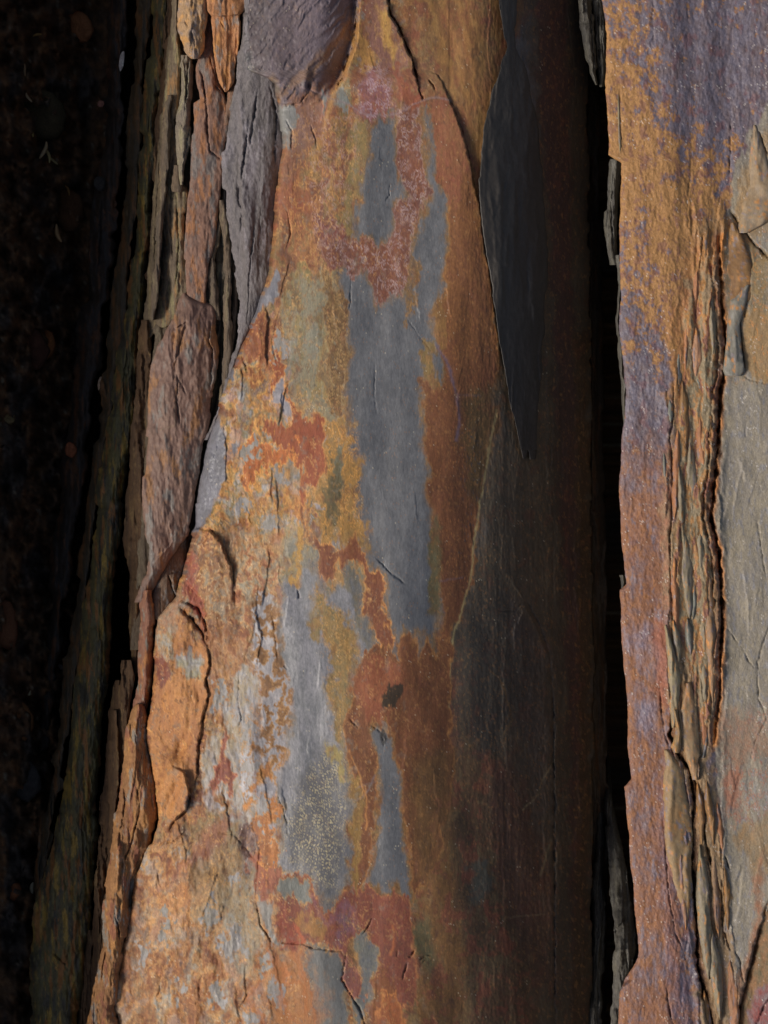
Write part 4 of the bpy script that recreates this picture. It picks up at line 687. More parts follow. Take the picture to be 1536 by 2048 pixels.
solo('slate_bed', [(1408, 270, 286), (1420, 262, 294), (1440, 256, 298), (1480, 250, 294), (1530, 244, 303), (1580, 238, 312), (1640, 230, 314), (1690, 226, 302), (1740, 216, 280), (1790, 210, 268), (1850, 206, 256), (1900, 202, 248), (1960, 192, 236), (2010, 184, 232), (2048, 176, 238), (2600, 150, 214)], -.10,
     gpaint(C(146, 104, 64), C(124, 86, 58), [C(160, 112, 62), C(122, 120, 114), C(126, 78, 60)], .24, (18, 60), .4, 35, 10, 120), grelief(.003, 18, 160, .009, .002, 35, cracks=[([(272, 1560), (280, 1620), (262, 1690), (240, 1740)], 2.2, .012), ([(246, 1560), (250, 1600), (236, 1700)], 2.0, .010), ([(228, 1815), (236, 1850), (238, 1880)], 1.6, .007), ([(216, 1895), (206, 1930), (203, 1960)], 2, .010)],
             ledges=[([(280, 1700), (262, 1760), (256, 1830)], -.012, 14)], bumps=[(290, 1600, 16, 60, .010), (232, 1950, 18, 60, .006)]),
     'long orange-tan bed down the lower left rim of the middle slab', 'slate bed', BG, nx=50, ystep=2, jag=3, crown=.018, edge=(.012, 6), seed=13)
solo('slate_bed', [(-520, 352, 470), (0, 352, 470), (300, 350, 466), (600, 316, 470), (800, 292, 436), (1000, 284, 404), (1200, 270, 350), (1300, 262, 320)], [(-520, -.185), (1300, -.21)],
     gpaint(C(96, 84, 68), C(84, 74, 64), [C(108, 100, 82)], .25, (12, 120), .8, 37, 6, 140), grelief(.004, 14, 320, .006, .0012, 37, nsh=16), 'recessed khaki bed glimpsed in the clefts between the lit beds', 'slate bed', BG, nx=60, ystep=3, crown=.004, seed=14)
solo('slate_bed', [(30, 478, 496), (70, 474, 494), (110, 472, 490), (160, 462, 482), (210, 452, 470), (250, 446, 458)], -.125,
     gpaint(C(122, 84, 62), C(100, 88, 80), None, .25, (12, 60), .6, 38, 5, 90), grelief(.003, 9, 160, .003, .001, 38), 'narrow rusty bed between the pointed orange block and the grey bed', 'slate bed', BG, nx=14, ystep=2, crown=.006, seed=15)
# thin dark-brown laminae in the shade between the lit beds and the olive slab
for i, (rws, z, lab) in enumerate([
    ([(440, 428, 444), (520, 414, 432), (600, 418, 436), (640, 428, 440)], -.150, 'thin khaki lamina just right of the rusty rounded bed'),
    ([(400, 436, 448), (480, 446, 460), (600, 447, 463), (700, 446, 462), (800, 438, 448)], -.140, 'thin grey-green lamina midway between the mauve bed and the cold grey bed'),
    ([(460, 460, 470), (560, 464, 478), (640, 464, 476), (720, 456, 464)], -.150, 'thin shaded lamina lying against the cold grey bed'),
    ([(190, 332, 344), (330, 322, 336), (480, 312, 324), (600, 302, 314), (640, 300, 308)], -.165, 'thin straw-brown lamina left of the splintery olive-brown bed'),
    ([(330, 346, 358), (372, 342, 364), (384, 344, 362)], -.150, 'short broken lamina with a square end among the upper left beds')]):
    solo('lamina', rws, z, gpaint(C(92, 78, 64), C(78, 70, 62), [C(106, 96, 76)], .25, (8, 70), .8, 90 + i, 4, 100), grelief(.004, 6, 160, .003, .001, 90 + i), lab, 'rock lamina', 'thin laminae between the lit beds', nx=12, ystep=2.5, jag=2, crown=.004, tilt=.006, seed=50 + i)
LG = 'thin brown laminae at the edge of the dark gap'
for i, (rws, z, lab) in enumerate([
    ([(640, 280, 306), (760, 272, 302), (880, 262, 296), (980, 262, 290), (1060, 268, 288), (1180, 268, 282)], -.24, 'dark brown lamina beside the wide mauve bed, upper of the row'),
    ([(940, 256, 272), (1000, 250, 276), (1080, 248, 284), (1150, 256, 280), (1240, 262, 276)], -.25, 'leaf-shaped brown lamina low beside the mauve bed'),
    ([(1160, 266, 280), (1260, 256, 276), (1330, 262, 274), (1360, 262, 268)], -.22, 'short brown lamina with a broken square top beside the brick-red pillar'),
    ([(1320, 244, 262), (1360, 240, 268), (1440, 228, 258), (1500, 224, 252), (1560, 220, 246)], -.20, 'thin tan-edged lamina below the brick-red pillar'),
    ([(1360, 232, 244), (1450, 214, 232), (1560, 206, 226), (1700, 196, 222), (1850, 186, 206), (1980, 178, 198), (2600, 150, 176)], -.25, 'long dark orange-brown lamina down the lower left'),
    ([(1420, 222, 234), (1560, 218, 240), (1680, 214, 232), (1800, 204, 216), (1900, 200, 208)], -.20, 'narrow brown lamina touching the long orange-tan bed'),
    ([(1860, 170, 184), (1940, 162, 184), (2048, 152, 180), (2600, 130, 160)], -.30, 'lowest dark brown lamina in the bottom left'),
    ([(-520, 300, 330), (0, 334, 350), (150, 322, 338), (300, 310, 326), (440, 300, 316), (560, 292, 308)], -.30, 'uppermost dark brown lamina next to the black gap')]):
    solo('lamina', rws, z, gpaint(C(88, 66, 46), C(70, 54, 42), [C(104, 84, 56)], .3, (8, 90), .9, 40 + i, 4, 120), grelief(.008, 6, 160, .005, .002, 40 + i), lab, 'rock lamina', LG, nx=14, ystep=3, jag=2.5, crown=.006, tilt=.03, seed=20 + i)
# olive-black slab standing in the shade
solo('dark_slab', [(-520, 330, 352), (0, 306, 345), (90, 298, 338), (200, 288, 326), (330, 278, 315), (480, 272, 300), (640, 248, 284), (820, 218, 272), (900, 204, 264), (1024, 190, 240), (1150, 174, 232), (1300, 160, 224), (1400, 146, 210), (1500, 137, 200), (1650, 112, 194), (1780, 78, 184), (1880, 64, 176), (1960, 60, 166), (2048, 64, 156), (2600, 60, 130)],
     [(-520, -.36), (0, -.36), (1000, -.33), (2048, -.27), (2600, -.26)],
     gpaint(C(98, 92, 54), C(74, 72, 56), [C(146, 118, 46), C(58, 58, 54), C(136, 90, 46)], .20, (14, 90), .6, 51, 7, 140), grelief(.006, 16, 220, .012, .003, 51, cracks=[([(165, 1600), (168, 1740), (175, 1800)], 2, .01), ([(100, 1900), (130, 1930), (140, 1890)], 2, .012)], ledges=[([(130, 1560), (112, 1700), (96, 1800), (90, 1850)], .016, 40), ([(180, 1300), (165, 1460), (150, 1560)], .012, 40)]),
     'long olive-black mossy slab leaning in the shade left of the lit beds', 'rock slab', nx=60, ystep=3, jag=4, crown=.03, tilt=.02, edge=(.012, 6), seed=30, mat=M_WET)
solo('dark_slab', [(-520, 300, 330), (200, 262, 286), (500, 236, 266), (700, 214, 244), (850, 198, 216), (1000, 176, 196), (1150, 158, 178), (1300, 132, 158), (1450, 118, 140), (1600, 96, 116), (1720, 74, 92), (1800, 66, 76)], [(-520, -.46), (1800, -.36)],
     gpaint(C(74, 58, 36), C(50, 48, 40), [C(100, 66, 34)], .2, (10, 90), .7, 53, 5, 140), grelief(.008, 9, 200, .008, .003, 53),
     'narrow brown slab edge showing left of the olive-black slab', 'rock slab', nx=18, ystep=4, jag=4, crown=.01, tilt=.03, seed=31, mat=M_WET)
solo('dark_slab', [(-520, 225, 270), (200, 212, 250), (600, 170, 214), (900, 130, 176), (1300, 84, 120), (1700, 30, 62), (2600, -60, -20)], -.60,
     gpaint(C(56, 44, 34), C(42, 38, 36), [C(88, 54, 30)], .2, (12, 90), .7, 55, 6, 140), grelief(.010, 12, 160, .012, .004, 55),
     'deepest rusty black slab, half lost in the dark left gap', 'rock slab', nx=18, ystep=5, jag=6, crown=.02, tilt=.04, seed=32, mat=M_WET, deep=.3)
# ---------------------------------------------------------------- beds in the black gap right of the middle slab
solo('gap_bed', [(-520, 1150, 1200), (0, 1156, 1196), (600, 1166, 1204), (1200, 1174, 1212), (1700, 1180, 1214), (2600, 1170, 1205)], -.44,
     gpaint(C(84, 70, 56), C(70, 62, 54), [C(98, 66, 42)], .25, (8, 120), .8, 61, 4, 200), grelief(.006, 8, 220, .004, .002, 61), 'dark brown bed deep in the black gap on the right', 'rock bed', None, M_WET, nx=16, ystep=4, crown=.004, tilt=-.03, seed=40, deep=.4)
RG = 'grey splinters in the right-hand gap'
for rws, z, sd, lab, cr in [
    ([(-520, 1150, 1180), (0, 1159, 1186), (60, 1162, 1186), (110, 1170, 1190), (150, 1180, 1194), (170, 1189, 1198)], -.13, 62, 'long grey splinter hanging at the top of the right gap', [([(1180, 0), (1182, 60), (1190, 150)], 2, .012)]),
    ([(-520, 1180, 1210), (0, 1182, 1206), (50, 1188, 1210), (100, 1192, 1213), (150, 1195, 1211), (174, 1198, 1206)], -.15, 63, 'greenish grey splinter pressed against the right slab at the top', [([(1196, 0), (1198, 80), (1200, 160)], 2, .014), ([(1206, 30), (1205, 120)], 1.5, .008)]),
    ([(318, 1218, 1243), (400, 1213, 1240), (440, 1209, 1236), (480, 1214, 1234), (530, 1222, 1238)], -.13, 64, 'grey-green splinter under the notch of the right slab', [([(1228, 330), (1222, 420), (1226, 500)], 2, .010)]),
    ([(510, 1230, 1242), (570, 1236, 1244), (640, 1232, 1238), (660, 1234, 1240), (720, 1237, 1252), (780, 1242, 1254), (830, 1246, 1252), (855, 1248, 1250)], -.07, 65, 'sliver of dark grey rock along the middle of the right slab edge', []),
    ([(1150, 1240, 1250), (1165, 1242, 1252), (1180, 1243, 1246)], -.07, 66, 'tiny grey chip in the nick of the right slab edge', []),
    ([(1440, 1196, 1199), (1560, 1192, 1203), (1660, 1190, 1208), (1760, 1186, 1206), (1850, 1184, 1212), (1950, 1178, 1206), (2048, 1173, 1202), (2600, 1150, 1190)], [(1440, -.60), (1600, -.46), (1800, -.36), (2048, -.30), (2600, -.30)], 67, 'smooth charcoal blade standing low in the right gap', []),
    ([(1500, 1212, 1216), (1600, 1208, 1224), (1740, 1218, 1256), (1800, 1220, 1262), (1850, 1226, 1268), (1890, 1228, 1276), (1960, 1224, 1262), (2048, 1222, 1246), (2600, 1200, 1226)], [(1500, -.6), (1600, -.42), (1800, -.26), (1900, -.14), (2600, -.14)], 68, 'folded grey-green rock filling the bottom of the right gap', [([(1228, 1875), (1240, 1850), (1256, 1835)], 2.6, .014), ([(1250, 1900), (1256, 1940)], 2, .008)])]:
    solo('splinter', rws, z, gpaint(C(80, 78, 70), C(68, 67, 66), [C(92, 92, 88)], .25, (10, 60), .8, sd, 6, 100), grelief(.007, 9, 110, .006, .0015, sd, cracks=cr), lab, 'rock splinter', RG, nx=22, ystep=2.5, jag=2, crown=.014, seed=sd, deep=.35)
# ---------------------------------------------------------------- right-hand slab
RIGHT_L = [(-520, 1196), (0, 1203), (40, 1211), (100, 1213), (165, 1211), (260, 1216), (310, 1218), (318, 1230), (325, 1243), (360, 1242), (450, 1238), (540, 1240), (600, 1242), (640, 1237), (700, 1243), (780, 1252), (840, 1250), (872, 1243), (1000, 1238),
           (1100, 1245), (1168, 1252), (1180, 1240), (1300, 1245), (1400, 1255), (1500, 1256), (1558, 1263), (1574, 1248), (1650, 1256), (1750, 1264), (1850, 1272), (1890, 1278), (1915, 1276), (1935, 1266), (1955, 1250), (1985, 1239), (2048, 1237), (2600, 1240)]
def right_z(X, Y):
    z = -0.02 * sstep(1330, 1400, X) - 0.015 * sstep(1400, 1460, X)
    return z - 0.00004 * np.maximum(1290 - X, 0) + 0.00012 * np.minimum(X - 1240, 500)
CREV = [(1436, 470), (1440, 560), (1444, 640), (1452, 690), (1450, 740), (1439, 780), (1436, 850), (1429, 950), (1424, 1000), (1420, 1040), (1434, 1090), (1440, 1150), (1442, 1250), (1438, 1380), (1431, 1440), (1428, 1490)]
CREV2 = [(1358, 1370), (1350, 1420), (1338, 1470), (1352, 1505), (1378, 1540), (1388, 1600), (1386, 1640), (1384, 1720), (1388, 1770), (1393, 1850), (1395, 1940), (1405, 1975), (1418, 2030), (1430, 2090), (1480, 2600)]
def paint_right(c):
    X, Y, P = c.X, c.Y, c.patch
    PUR, PUR2, OC, RO, TG = C(100, 96, 110), C(90, 76, 78), C(152, 110, 58), C(124, 82, 56), C(128, 120, 104)  # purple tones put the bluish sky reflection into the base colour
    c.col[:] = mix(PUR, PUR2, np.clip(0.4 + 0.8 * c.n2 + 0.5 * c.n1, 0, 1))
    o = fbm(X / 26, Y / 34, 601, 5, 0.72)
    bias = 0.62 * np.exp(-((Y - 300 - 1.0 * (X - 1240)) / 210.0) ** 2 * 1.0) - 0.5 * np.exp(-(((X - 1430) / 110) ** 2 + ((Y - 170) / 140) ** 2)) + 0.25 * np.exp(-(((X - 1330) / 60) ** 2 + ((Y - 600) / 130) ** 2)) - 0.05
    bias = bias - 0.35 * np.exp(-(((X - 1290) / 70) ** 2 + ((Y - 810) / 90) ** 2)) + 0.12 * (X < 1300) * (Y < 330)
    c.col[:] = mix(c.col, np.array(RO), sstep(0.02, 0.22, o * 0.9 + bias + 0.22 * c.n3) * 0.85)
    c.col[:] = mix(c.col, np.array(OC), sstep(0.12, 0.40, o + bias + 0.34 * c.n3) * np.where(Y < 780, 0.78, 0.25))
    c.col[:] = mix(c.col, C(100, 62, 66), sstep(0.22, 0.4, fbm(X / 22, Y / 30, 605, 4)) * 0.5)
    # lower part grows rusty, with bluish windows
    low = sstep(800, 1050, Y + 60 * c.wx[0]) * (X < 1360)
    c.col[:] = mix(c.col, C(126, 82, 56), low * np.clip(0.75 + 0.6 * c.n1 + 0.5 * c.n2, 0, 0.95))
    c.col[:] = mix(c.col, C(108, 98, 108), low * sstep(0.14, 0.46, fbm(X / 22, Y / 60, 607, 5, 0.75) + 0.15 * c.n3) * 0.85)
    c.col[:] = mix(c.col, C(146, 94, 50), low * sstep(0.15, 0.4, fbm(X / 12, Y / 36, 609, 4, 0.6)) * 0.5)
    P([(1255, 1255), (1300, 1240), (1325, 1290), (1320, 1340), (1290, 1330), (1262, 1300)], C(112, 104, 122), C(124, 92, 82), feather=18, warp=10, lace=8, alpha=0.8)
    P([(1270, 1410), (1300, 1400), (1310, 1460), (1280, 1480)], C(112, 106, 124), feather=16, warp=9, alpha=0.7)
    P([(1320, 1560), (1340, 1600), (1352, 1780), (1370, 1960), (1400, 2060), (1440, 2600), (1380, 2600), (1340, 1960), (1318, 1700)], C(102, 92, 112), C(120, 82, 78), feather=14, warp=9, lace=7, alpha=0.5)
    P([(1310, 1240), (1335, 1250), (1335, 1420), (1310, 1400)], C(150, 86, 56), C(128, 68, 56), feather=12, warp=7, alpha=0.7)
    # flaky belt
    P([(1350, 600), (1400, 450), (1430, 430), (1445, 560), (1450, 720), (1436, 850), (1420, 1020), (1440, 1150), (1440, 1400), (1420, 1500), (1470, 1900), (1500, 2060), (1560, 2600), (1440, 2600), (1400, 1960), (1385, 1620), (1340, 1480), (1350, 1340), (1338, 1100), (1345, 840)],
      C(128, 100, 66), C(124, 106, 84), feather=10, warp=10)
    P([(1340, 640), (1380, 500), (1420, 440), (1440, 500), (1430, 640), (1400, 660), (1360, 800), (1345, 840)], C(146, 96, 58), C(158, 112, 58), feather=14, warp=10, lace=8)
    P([(1325, 1240), (1342, 1200), (1338, 1040), (1345, 900), (1335, 880), (1320, 1000), (1325, 1120)], C(146, 92, 66), C(128, 106, 82), feather=8, warp=6)
    c.lacework([(1375, 560), (1440, 500), (1450, 700), (1436, 900), (1424, 1020), (1440, 1400), (1400, 1480), (1350, 1200), (1350, 900)], [C(120, 110, 88), C(150, 104, 52), C(112, 64, 58)], [0.05, 0.42], C(180, 118, 48), 0.06, (11, 50), 611, 6, 10, 0.75)
    # tan-grey plane on the far right
    pl = [(1470, 330), (1510, 240), (1560, 200), (2100, 0), (2100, 2600), (1560, 2600), (1490, 2060), (1460, 1850), (1432, 1560), (1430, 1440), (1442, 1250), (1436, 1090), (1426, 1000), (1438, 850), (1440, 780), (1454, 700), (1446, 600), (1450, 480)]
    P(pl, TG, C(116, 112, 106), feather=4, warp=6)
    c.col[:] = mix(c.col, C(108, 112, 124), sstep(1436, 1460, X) * sstep(300, 500, Y) * sstep(0.2, 0.5, fbm(X / 8, Y / 22, 613, 3)) * 0.5)
    P([(1485, 620), (1540, 600), (1700, 700), (1700, 780), (1540, 770), (1490, 745), (1480, 690)], C(132, 108, 78), C(140, 112, 72), feather=6, warp=7)
    P([(1450, 500), (1500, 470), (1540, 520), (1540, 620), (1490, 600), (1460, 640), (1450, 580)], C(134, 110, 72), C(116, 108, 92), feather=8, warp=9, lace=8)
    c.squiggle([(1445, 470), (1560, 430), (1560, 770), (1450, 760)], C(176, 112, 46), (12, 20), 0.08, 617, 10, 0.7, 0.0)
    c.squiggle([(1440, 1440), (1560, 1400), (1560, 1700), (1450, 1640)], C(146, 76, 50), (7, 11), 0.16, 619, 16, 0.7, 0.1)
    P([(1440, 1420), (1490, 1430), (1540, 1450), (1540, 1520), (1460, 1540), (1440, 1500)], C(134, 94, 72), C(118, 104, 88), feather=16, warp=9, lace=10, alpha=0.6)
    P([(1450, 1540), (1480, 1540), (1482, 1600), (1472, 1640), (1455, 1600)], C(144, 84, 60), feather=9, warp=8, lace=6, alpha=0.7)
    P([(1470, 1660), (1560, 1600), (1560, 1750), (1500, 1740)], C(138, 104, 64), C(120, 104, 78), feather=16, warp=10, lace=10, alpha=0.8)
    P([(1540, 1795), (1560, 1790), (1800, 1700), (1800, 2600), (1440, 2600), (1462, 2060), (1490, 1970), (1512, 1880)], C(92, 82, 58), C(128, 88, 52), feather=3, warp=4)
    P([(1500, 2000), (1540, 1960), (1560, 2060), (1500, 2060)], C(124, 60, 58), C(104, 100, 104), feather=6, warp=6, lace=7)
    P([(1478, 1960), (1500, 1900), (1512, 1860), (1505, 1760), (1528, 1700), (1520, 1860), (1496, 1960), (1468, 2040)], C(146, 92, 64), C(128, 104, 84), feather=8, warp=5)
    P([(1505, 300), (1512, 270), (1530, 250), (1560, 300), (1560, 460), (1500, 470), (1470, 440), (1480, 380)], C(140, 112, 76), C(122, 110, 92), feather=8, warp=7)
    # rusty rim of the crevices
    c.line([(x + 5, y) for x, y in CREV], C(176, 108, 40), 5, 5, 0.8); c.line([(x - 5, y) for x, y in CREV], C(108, 64, 44), 6, 6, 0.6)
    c.line([(x + 5, y) for x, y in CREV2], C(118, 78, 40), 6, 5, 0.7)
    c.line([(1431, 1440), (1428, 1490)], C(190, 124, 44), 3, 2, 0.8)
    g = fbm(X / 3.2, Y / 6.5, 621, 3, 0.65); c.col *= (1 + 0.20 * g * np.where(X < 1440, 1, 0.4))[:, None]
    c.specks([(1200, -30), (1600, -30), (1600, 2080), (1200, 2080)], C(200, 196, 190), 0.70, 1.9, 623, 3, 0.7, 1.0)
def relief_right(c):
    X, Y = c.X, c.Y; belt = sstep(1330, 1360, X + 14 * c.wx[0]) * sstep(1470, 1440, X) * sstep(380, 520, Y); plane = sstep(1438, 1460, X + 6 * c.wx[0]) * sstep(300, 480, Y)
    c.h += 0.004 * fbm(X / 90, Y / 160, 631, 4) + (1 - 0.75 * plane) * (0.0016 * fbm(X / 5, Y / 11, 633, 4, 0.7) + 0.0014 * fbm(X / 14, Y / 34, 635, 3))
    c.h += belt * (0.0025 * ridged((X + 0.05 * Y + 8 * c.wx[0]) / 30, Y / 210, 637, 2) + 0.003 * fbm((X + 6 * c.wx[0]) / 18, Y / 90, 639, 3))
    bl = lambda x, y: x < (1440 if y < 1500 else 1400 + (y - 1500) * 0.16) + 12 and x > (1375 if y < 760 else 1335 if y < 1500 else 1330 + (y - 1500) * 0.1)
    c.shards(1325, 1490, 420, 2080, 200, 651, (30, 190), (0.0015, 0.0055), (5, 22), 0.16, 4, bl)
    c.shards(1215, 1340, -30, 2080, 40, 653, (20, 90), (0.0006, 0.0018), (5, 14), 0.05, 3); c.shards(1450, 1560, 500, 2080, 40, 655, (20, 140), (0.0006, 0.0022), (6, 20), 0.3, 3)
    c.crack(CREV, 6.5, 0.022, 1.5); c.crack([(x + 2, y) for x, y in CREV], 2.6, 0.04, 1.5); c.crack([(x - 14, y) for x, y in CREV], 3, 0.012, 6); c.crack(CREV2, 3.2, 0.045, 3, False)
    c.ledge([(x, y) for x, y in CREV2], -0.012, 26)
    c.ledge(list(reversed(CREV)), 0.008, 26)
    for p, w, d in (([(1305, 0), (1306, 84)], 1.2, .006), ([(1240, 150), (1242, 240), (1243, 318)], 1.5, .004), ([(1461, 235), (1460, 300), (1458, 370)], 1.4, .007), ([(1383, 310), (1376, 420), (1377, 480)], 1.1, .004), ([(1440, 85), (1443, 100)], 1.2, .005),
                    ([(1375, 0), (1376, 100)], 1.0, .003), ([(1348, 760), (1346, 840), (1340, 880), (1345, 920), (1344, 1010), (1340, 1100), (1344, 1200), (1349, 1290), (1366, 1330), (1362, 1370)], 2.2, .014),
                    ([(1318, 1370), (1325, 1440), (1332, 1480), (1350, 1520)], 1.6, .008), ([(1506, 270), (1509, 290)], 2, .012), ([(1518, 262), (1530, 300), (1536, 310)], 2, .012), ([(1460, 420), (1480, 450), (1500, 475), (1520, 500), (1545, 525)], 3.0, .022),
                    ([(1478, 635), (1482, 690), (1487, 742)], 1.8, .014), ([(1494, 590), (1488, 645)], 1.6, .008), ([(1444, 740), (1452, 755)], 1.5, .008), ([(1480, 745), (1500, 760), (1545, 770)], 1.4, .004), ([(1448, 922), (1475, 924)], 1.2, .004), ([(1492, 830), (1491, 930)], 1.0, .002),
                    ([(1515, 1040), (1525, 1110), (1534, 1160)], 1.3, .005), ([(1455, 1256), (1485, 1300), (1512, 1342)], 1.2, .005), ([(1545, 1240), (1524, 1290), (1514, 1345), (1518, 1400), (1534, 1440)], 1.5, .007), ([(1536, 1435), (1512, 1480), (1500, 1530)], 1.2, .004),
                    ([(1358, 1030), (1364, 1080), (1376, 1110), (1390, 1150)], 1.5, .007), ([(1400, 1600), (1410, 1680), (1430, 1750), (1444, 1800)], 3.0, .022), ([(1386, 1550), (1402, 1600)], 2.5, .018), ([(1328, 1640), (1334, 1760), (1352, 1870), (1366, 1900)], 1.4, .007),
                    ([(1333, 1975), (1340, 2020), (1348, 2060)], 1.8, .010), ([(1410, 1710), (1425, 1760)], 1.5, .010), ([(1450, 1710), (1458, 1740)], 2, .012), ([(1445, 1800), (1448, 1860), (1460, 1900)], 2, .014), ([(1444, 1760), (1442, 1830), (1450, 1890)], 2, .014),
                    ([(1540, 1795), (1516, 1870), (1494, 1960), (1466, 2050), (1440, 2200)], 3.0, .02), ([(1488, 1966), (1480, 1920), (1470, 1900)], 2, .010), ([(1512, 2048), (1530, 2010), (1545, 1990)], 2, .012), ([(1394, 560), (1390, 640)], 2, .008), ([(1406, 470), (1398, 560)], 2, .008)):
        c.crack(p, w, d)
    c.ledge([(1545, 1795), (1516, 1870), (1494, 1960), (1466, 2050), (1440, 2200)], -0.02, 30)
    c.ledge([(1545, 525), (1500, 475), (1460, 420)], -0.014, 40)
    c.crack([(1218, 1640), (1262, 1560)], 1, 0.001)
    c.h += -0.02 * sstep(-4, 4, polydist(X, Y, [(1236, 1950), (1262, 1930), (1262, 1960), (1240, 1975)], True)[0])
rroot = thing('rock_slab', (0.7, 0, -0.6)); tag(rroot, 'ochre stained slate slab on the right with painted purple sky sheen and a flaking belt', 'rock slab')
rr = [(y, x, 1540 if False else 2150) for y, x in RIGHT_L]
def right_bed():
    """the face uses a fine grid inside the picture and a coarse one beyond it"""
    y = rows_y(-520, 2600, 2.0); L = interp(y, RIGHT_L) + 3.0 * fbm(y / 50, y * 0 + 1.1, 641, 5, 0.72)
    u = np.concatenate([np.linspace(0, 1, 165), 1 + np.linspace(0, 1, 14)[1:] ** 1.5 * 2.0]); X = L[:, None] + (1560 - L)[:, None] * u[None, :]; Y = np.repeat(y[:, None], len(u), 1)
    c = Canvas(X.ravel(), Y.ravel()); c.shape = X.shape; paint_right(c); relief_right(c); z = right_z(X, Y) + c.h.reshape(X.shape) - 0.006 * np.exp(-(X - L[:, None]) / 4); col = c.col.reshape(X.shape + (3,))
    s = np.linspace(0, 1, 7)[1:] ** 1.3; ze = z[:, :1] - 0.6 * s[None, :]; n = fbm(ze / 0.02, y[:, None] / 150 + 0 * ze, 643, 3); xe = L[:, None] + 26 * s[None, :] + 5 * n; ce = mix(C(84, 78, 66), C(70, 60, 52), np.clip(0.5 + n, 0, 1))
    xr = X[:, -1:] * np.ones((1, 1)); XX = np.hstack([X, xr, xe[:, ::-1]]); YY = np.repeat(y[:, None], XX.shape[1], 1); ZZ = np.hstack([z, z[:, -1:] - 0.6, ze[:, ::-1]]); CC = np.concatenate([col, col[:, -1:], ce[:, ::-1]], 1)
    n_, k = XX.shape; idx = np.arange(n_ * k).reshape(n_, k); a = idx[:-1]; b = idx[1:]; q = np.stack([a, b, np.roll(b, -1, 1), np.roll(a, -1, 1)], -1).reshape(-1, 4)
    return mesh_obj('slab_face', world(XX, YY, ZZ).reshape(-1, 3), q, CC.reshape(-1, 3), M_SHEEN, rroot, extra=[idx[0].tolist(), idx[-1][::-1].tolist()])
right_bed()
TANG = (C(124, 114, 90), C(116, 106, 92)); ORF = (C(148, 100, 62), C(136, 88, 64)); GRF = (C(104, 108, 100), C(96, 96, 90)); BRF = (C(128, 96, 58), C(108, 78, 50)); PNK = (C(150, 106, 80), C(138, 108, 84))
def lens(x, y0, y1, w, lean=0, skew=0.4, n=7):
    out = []
    for i in range(n + 1):
        t = i / n; ww = w * (math.sin(math.pi * t ** (0.6 + skew)) ** 0.75) * 0.5 + 0.5; xc = x + lean * (t - 0.5); out.append((y0 + (y1 - y0) * t, xc - ww, xc + ww))
    return out
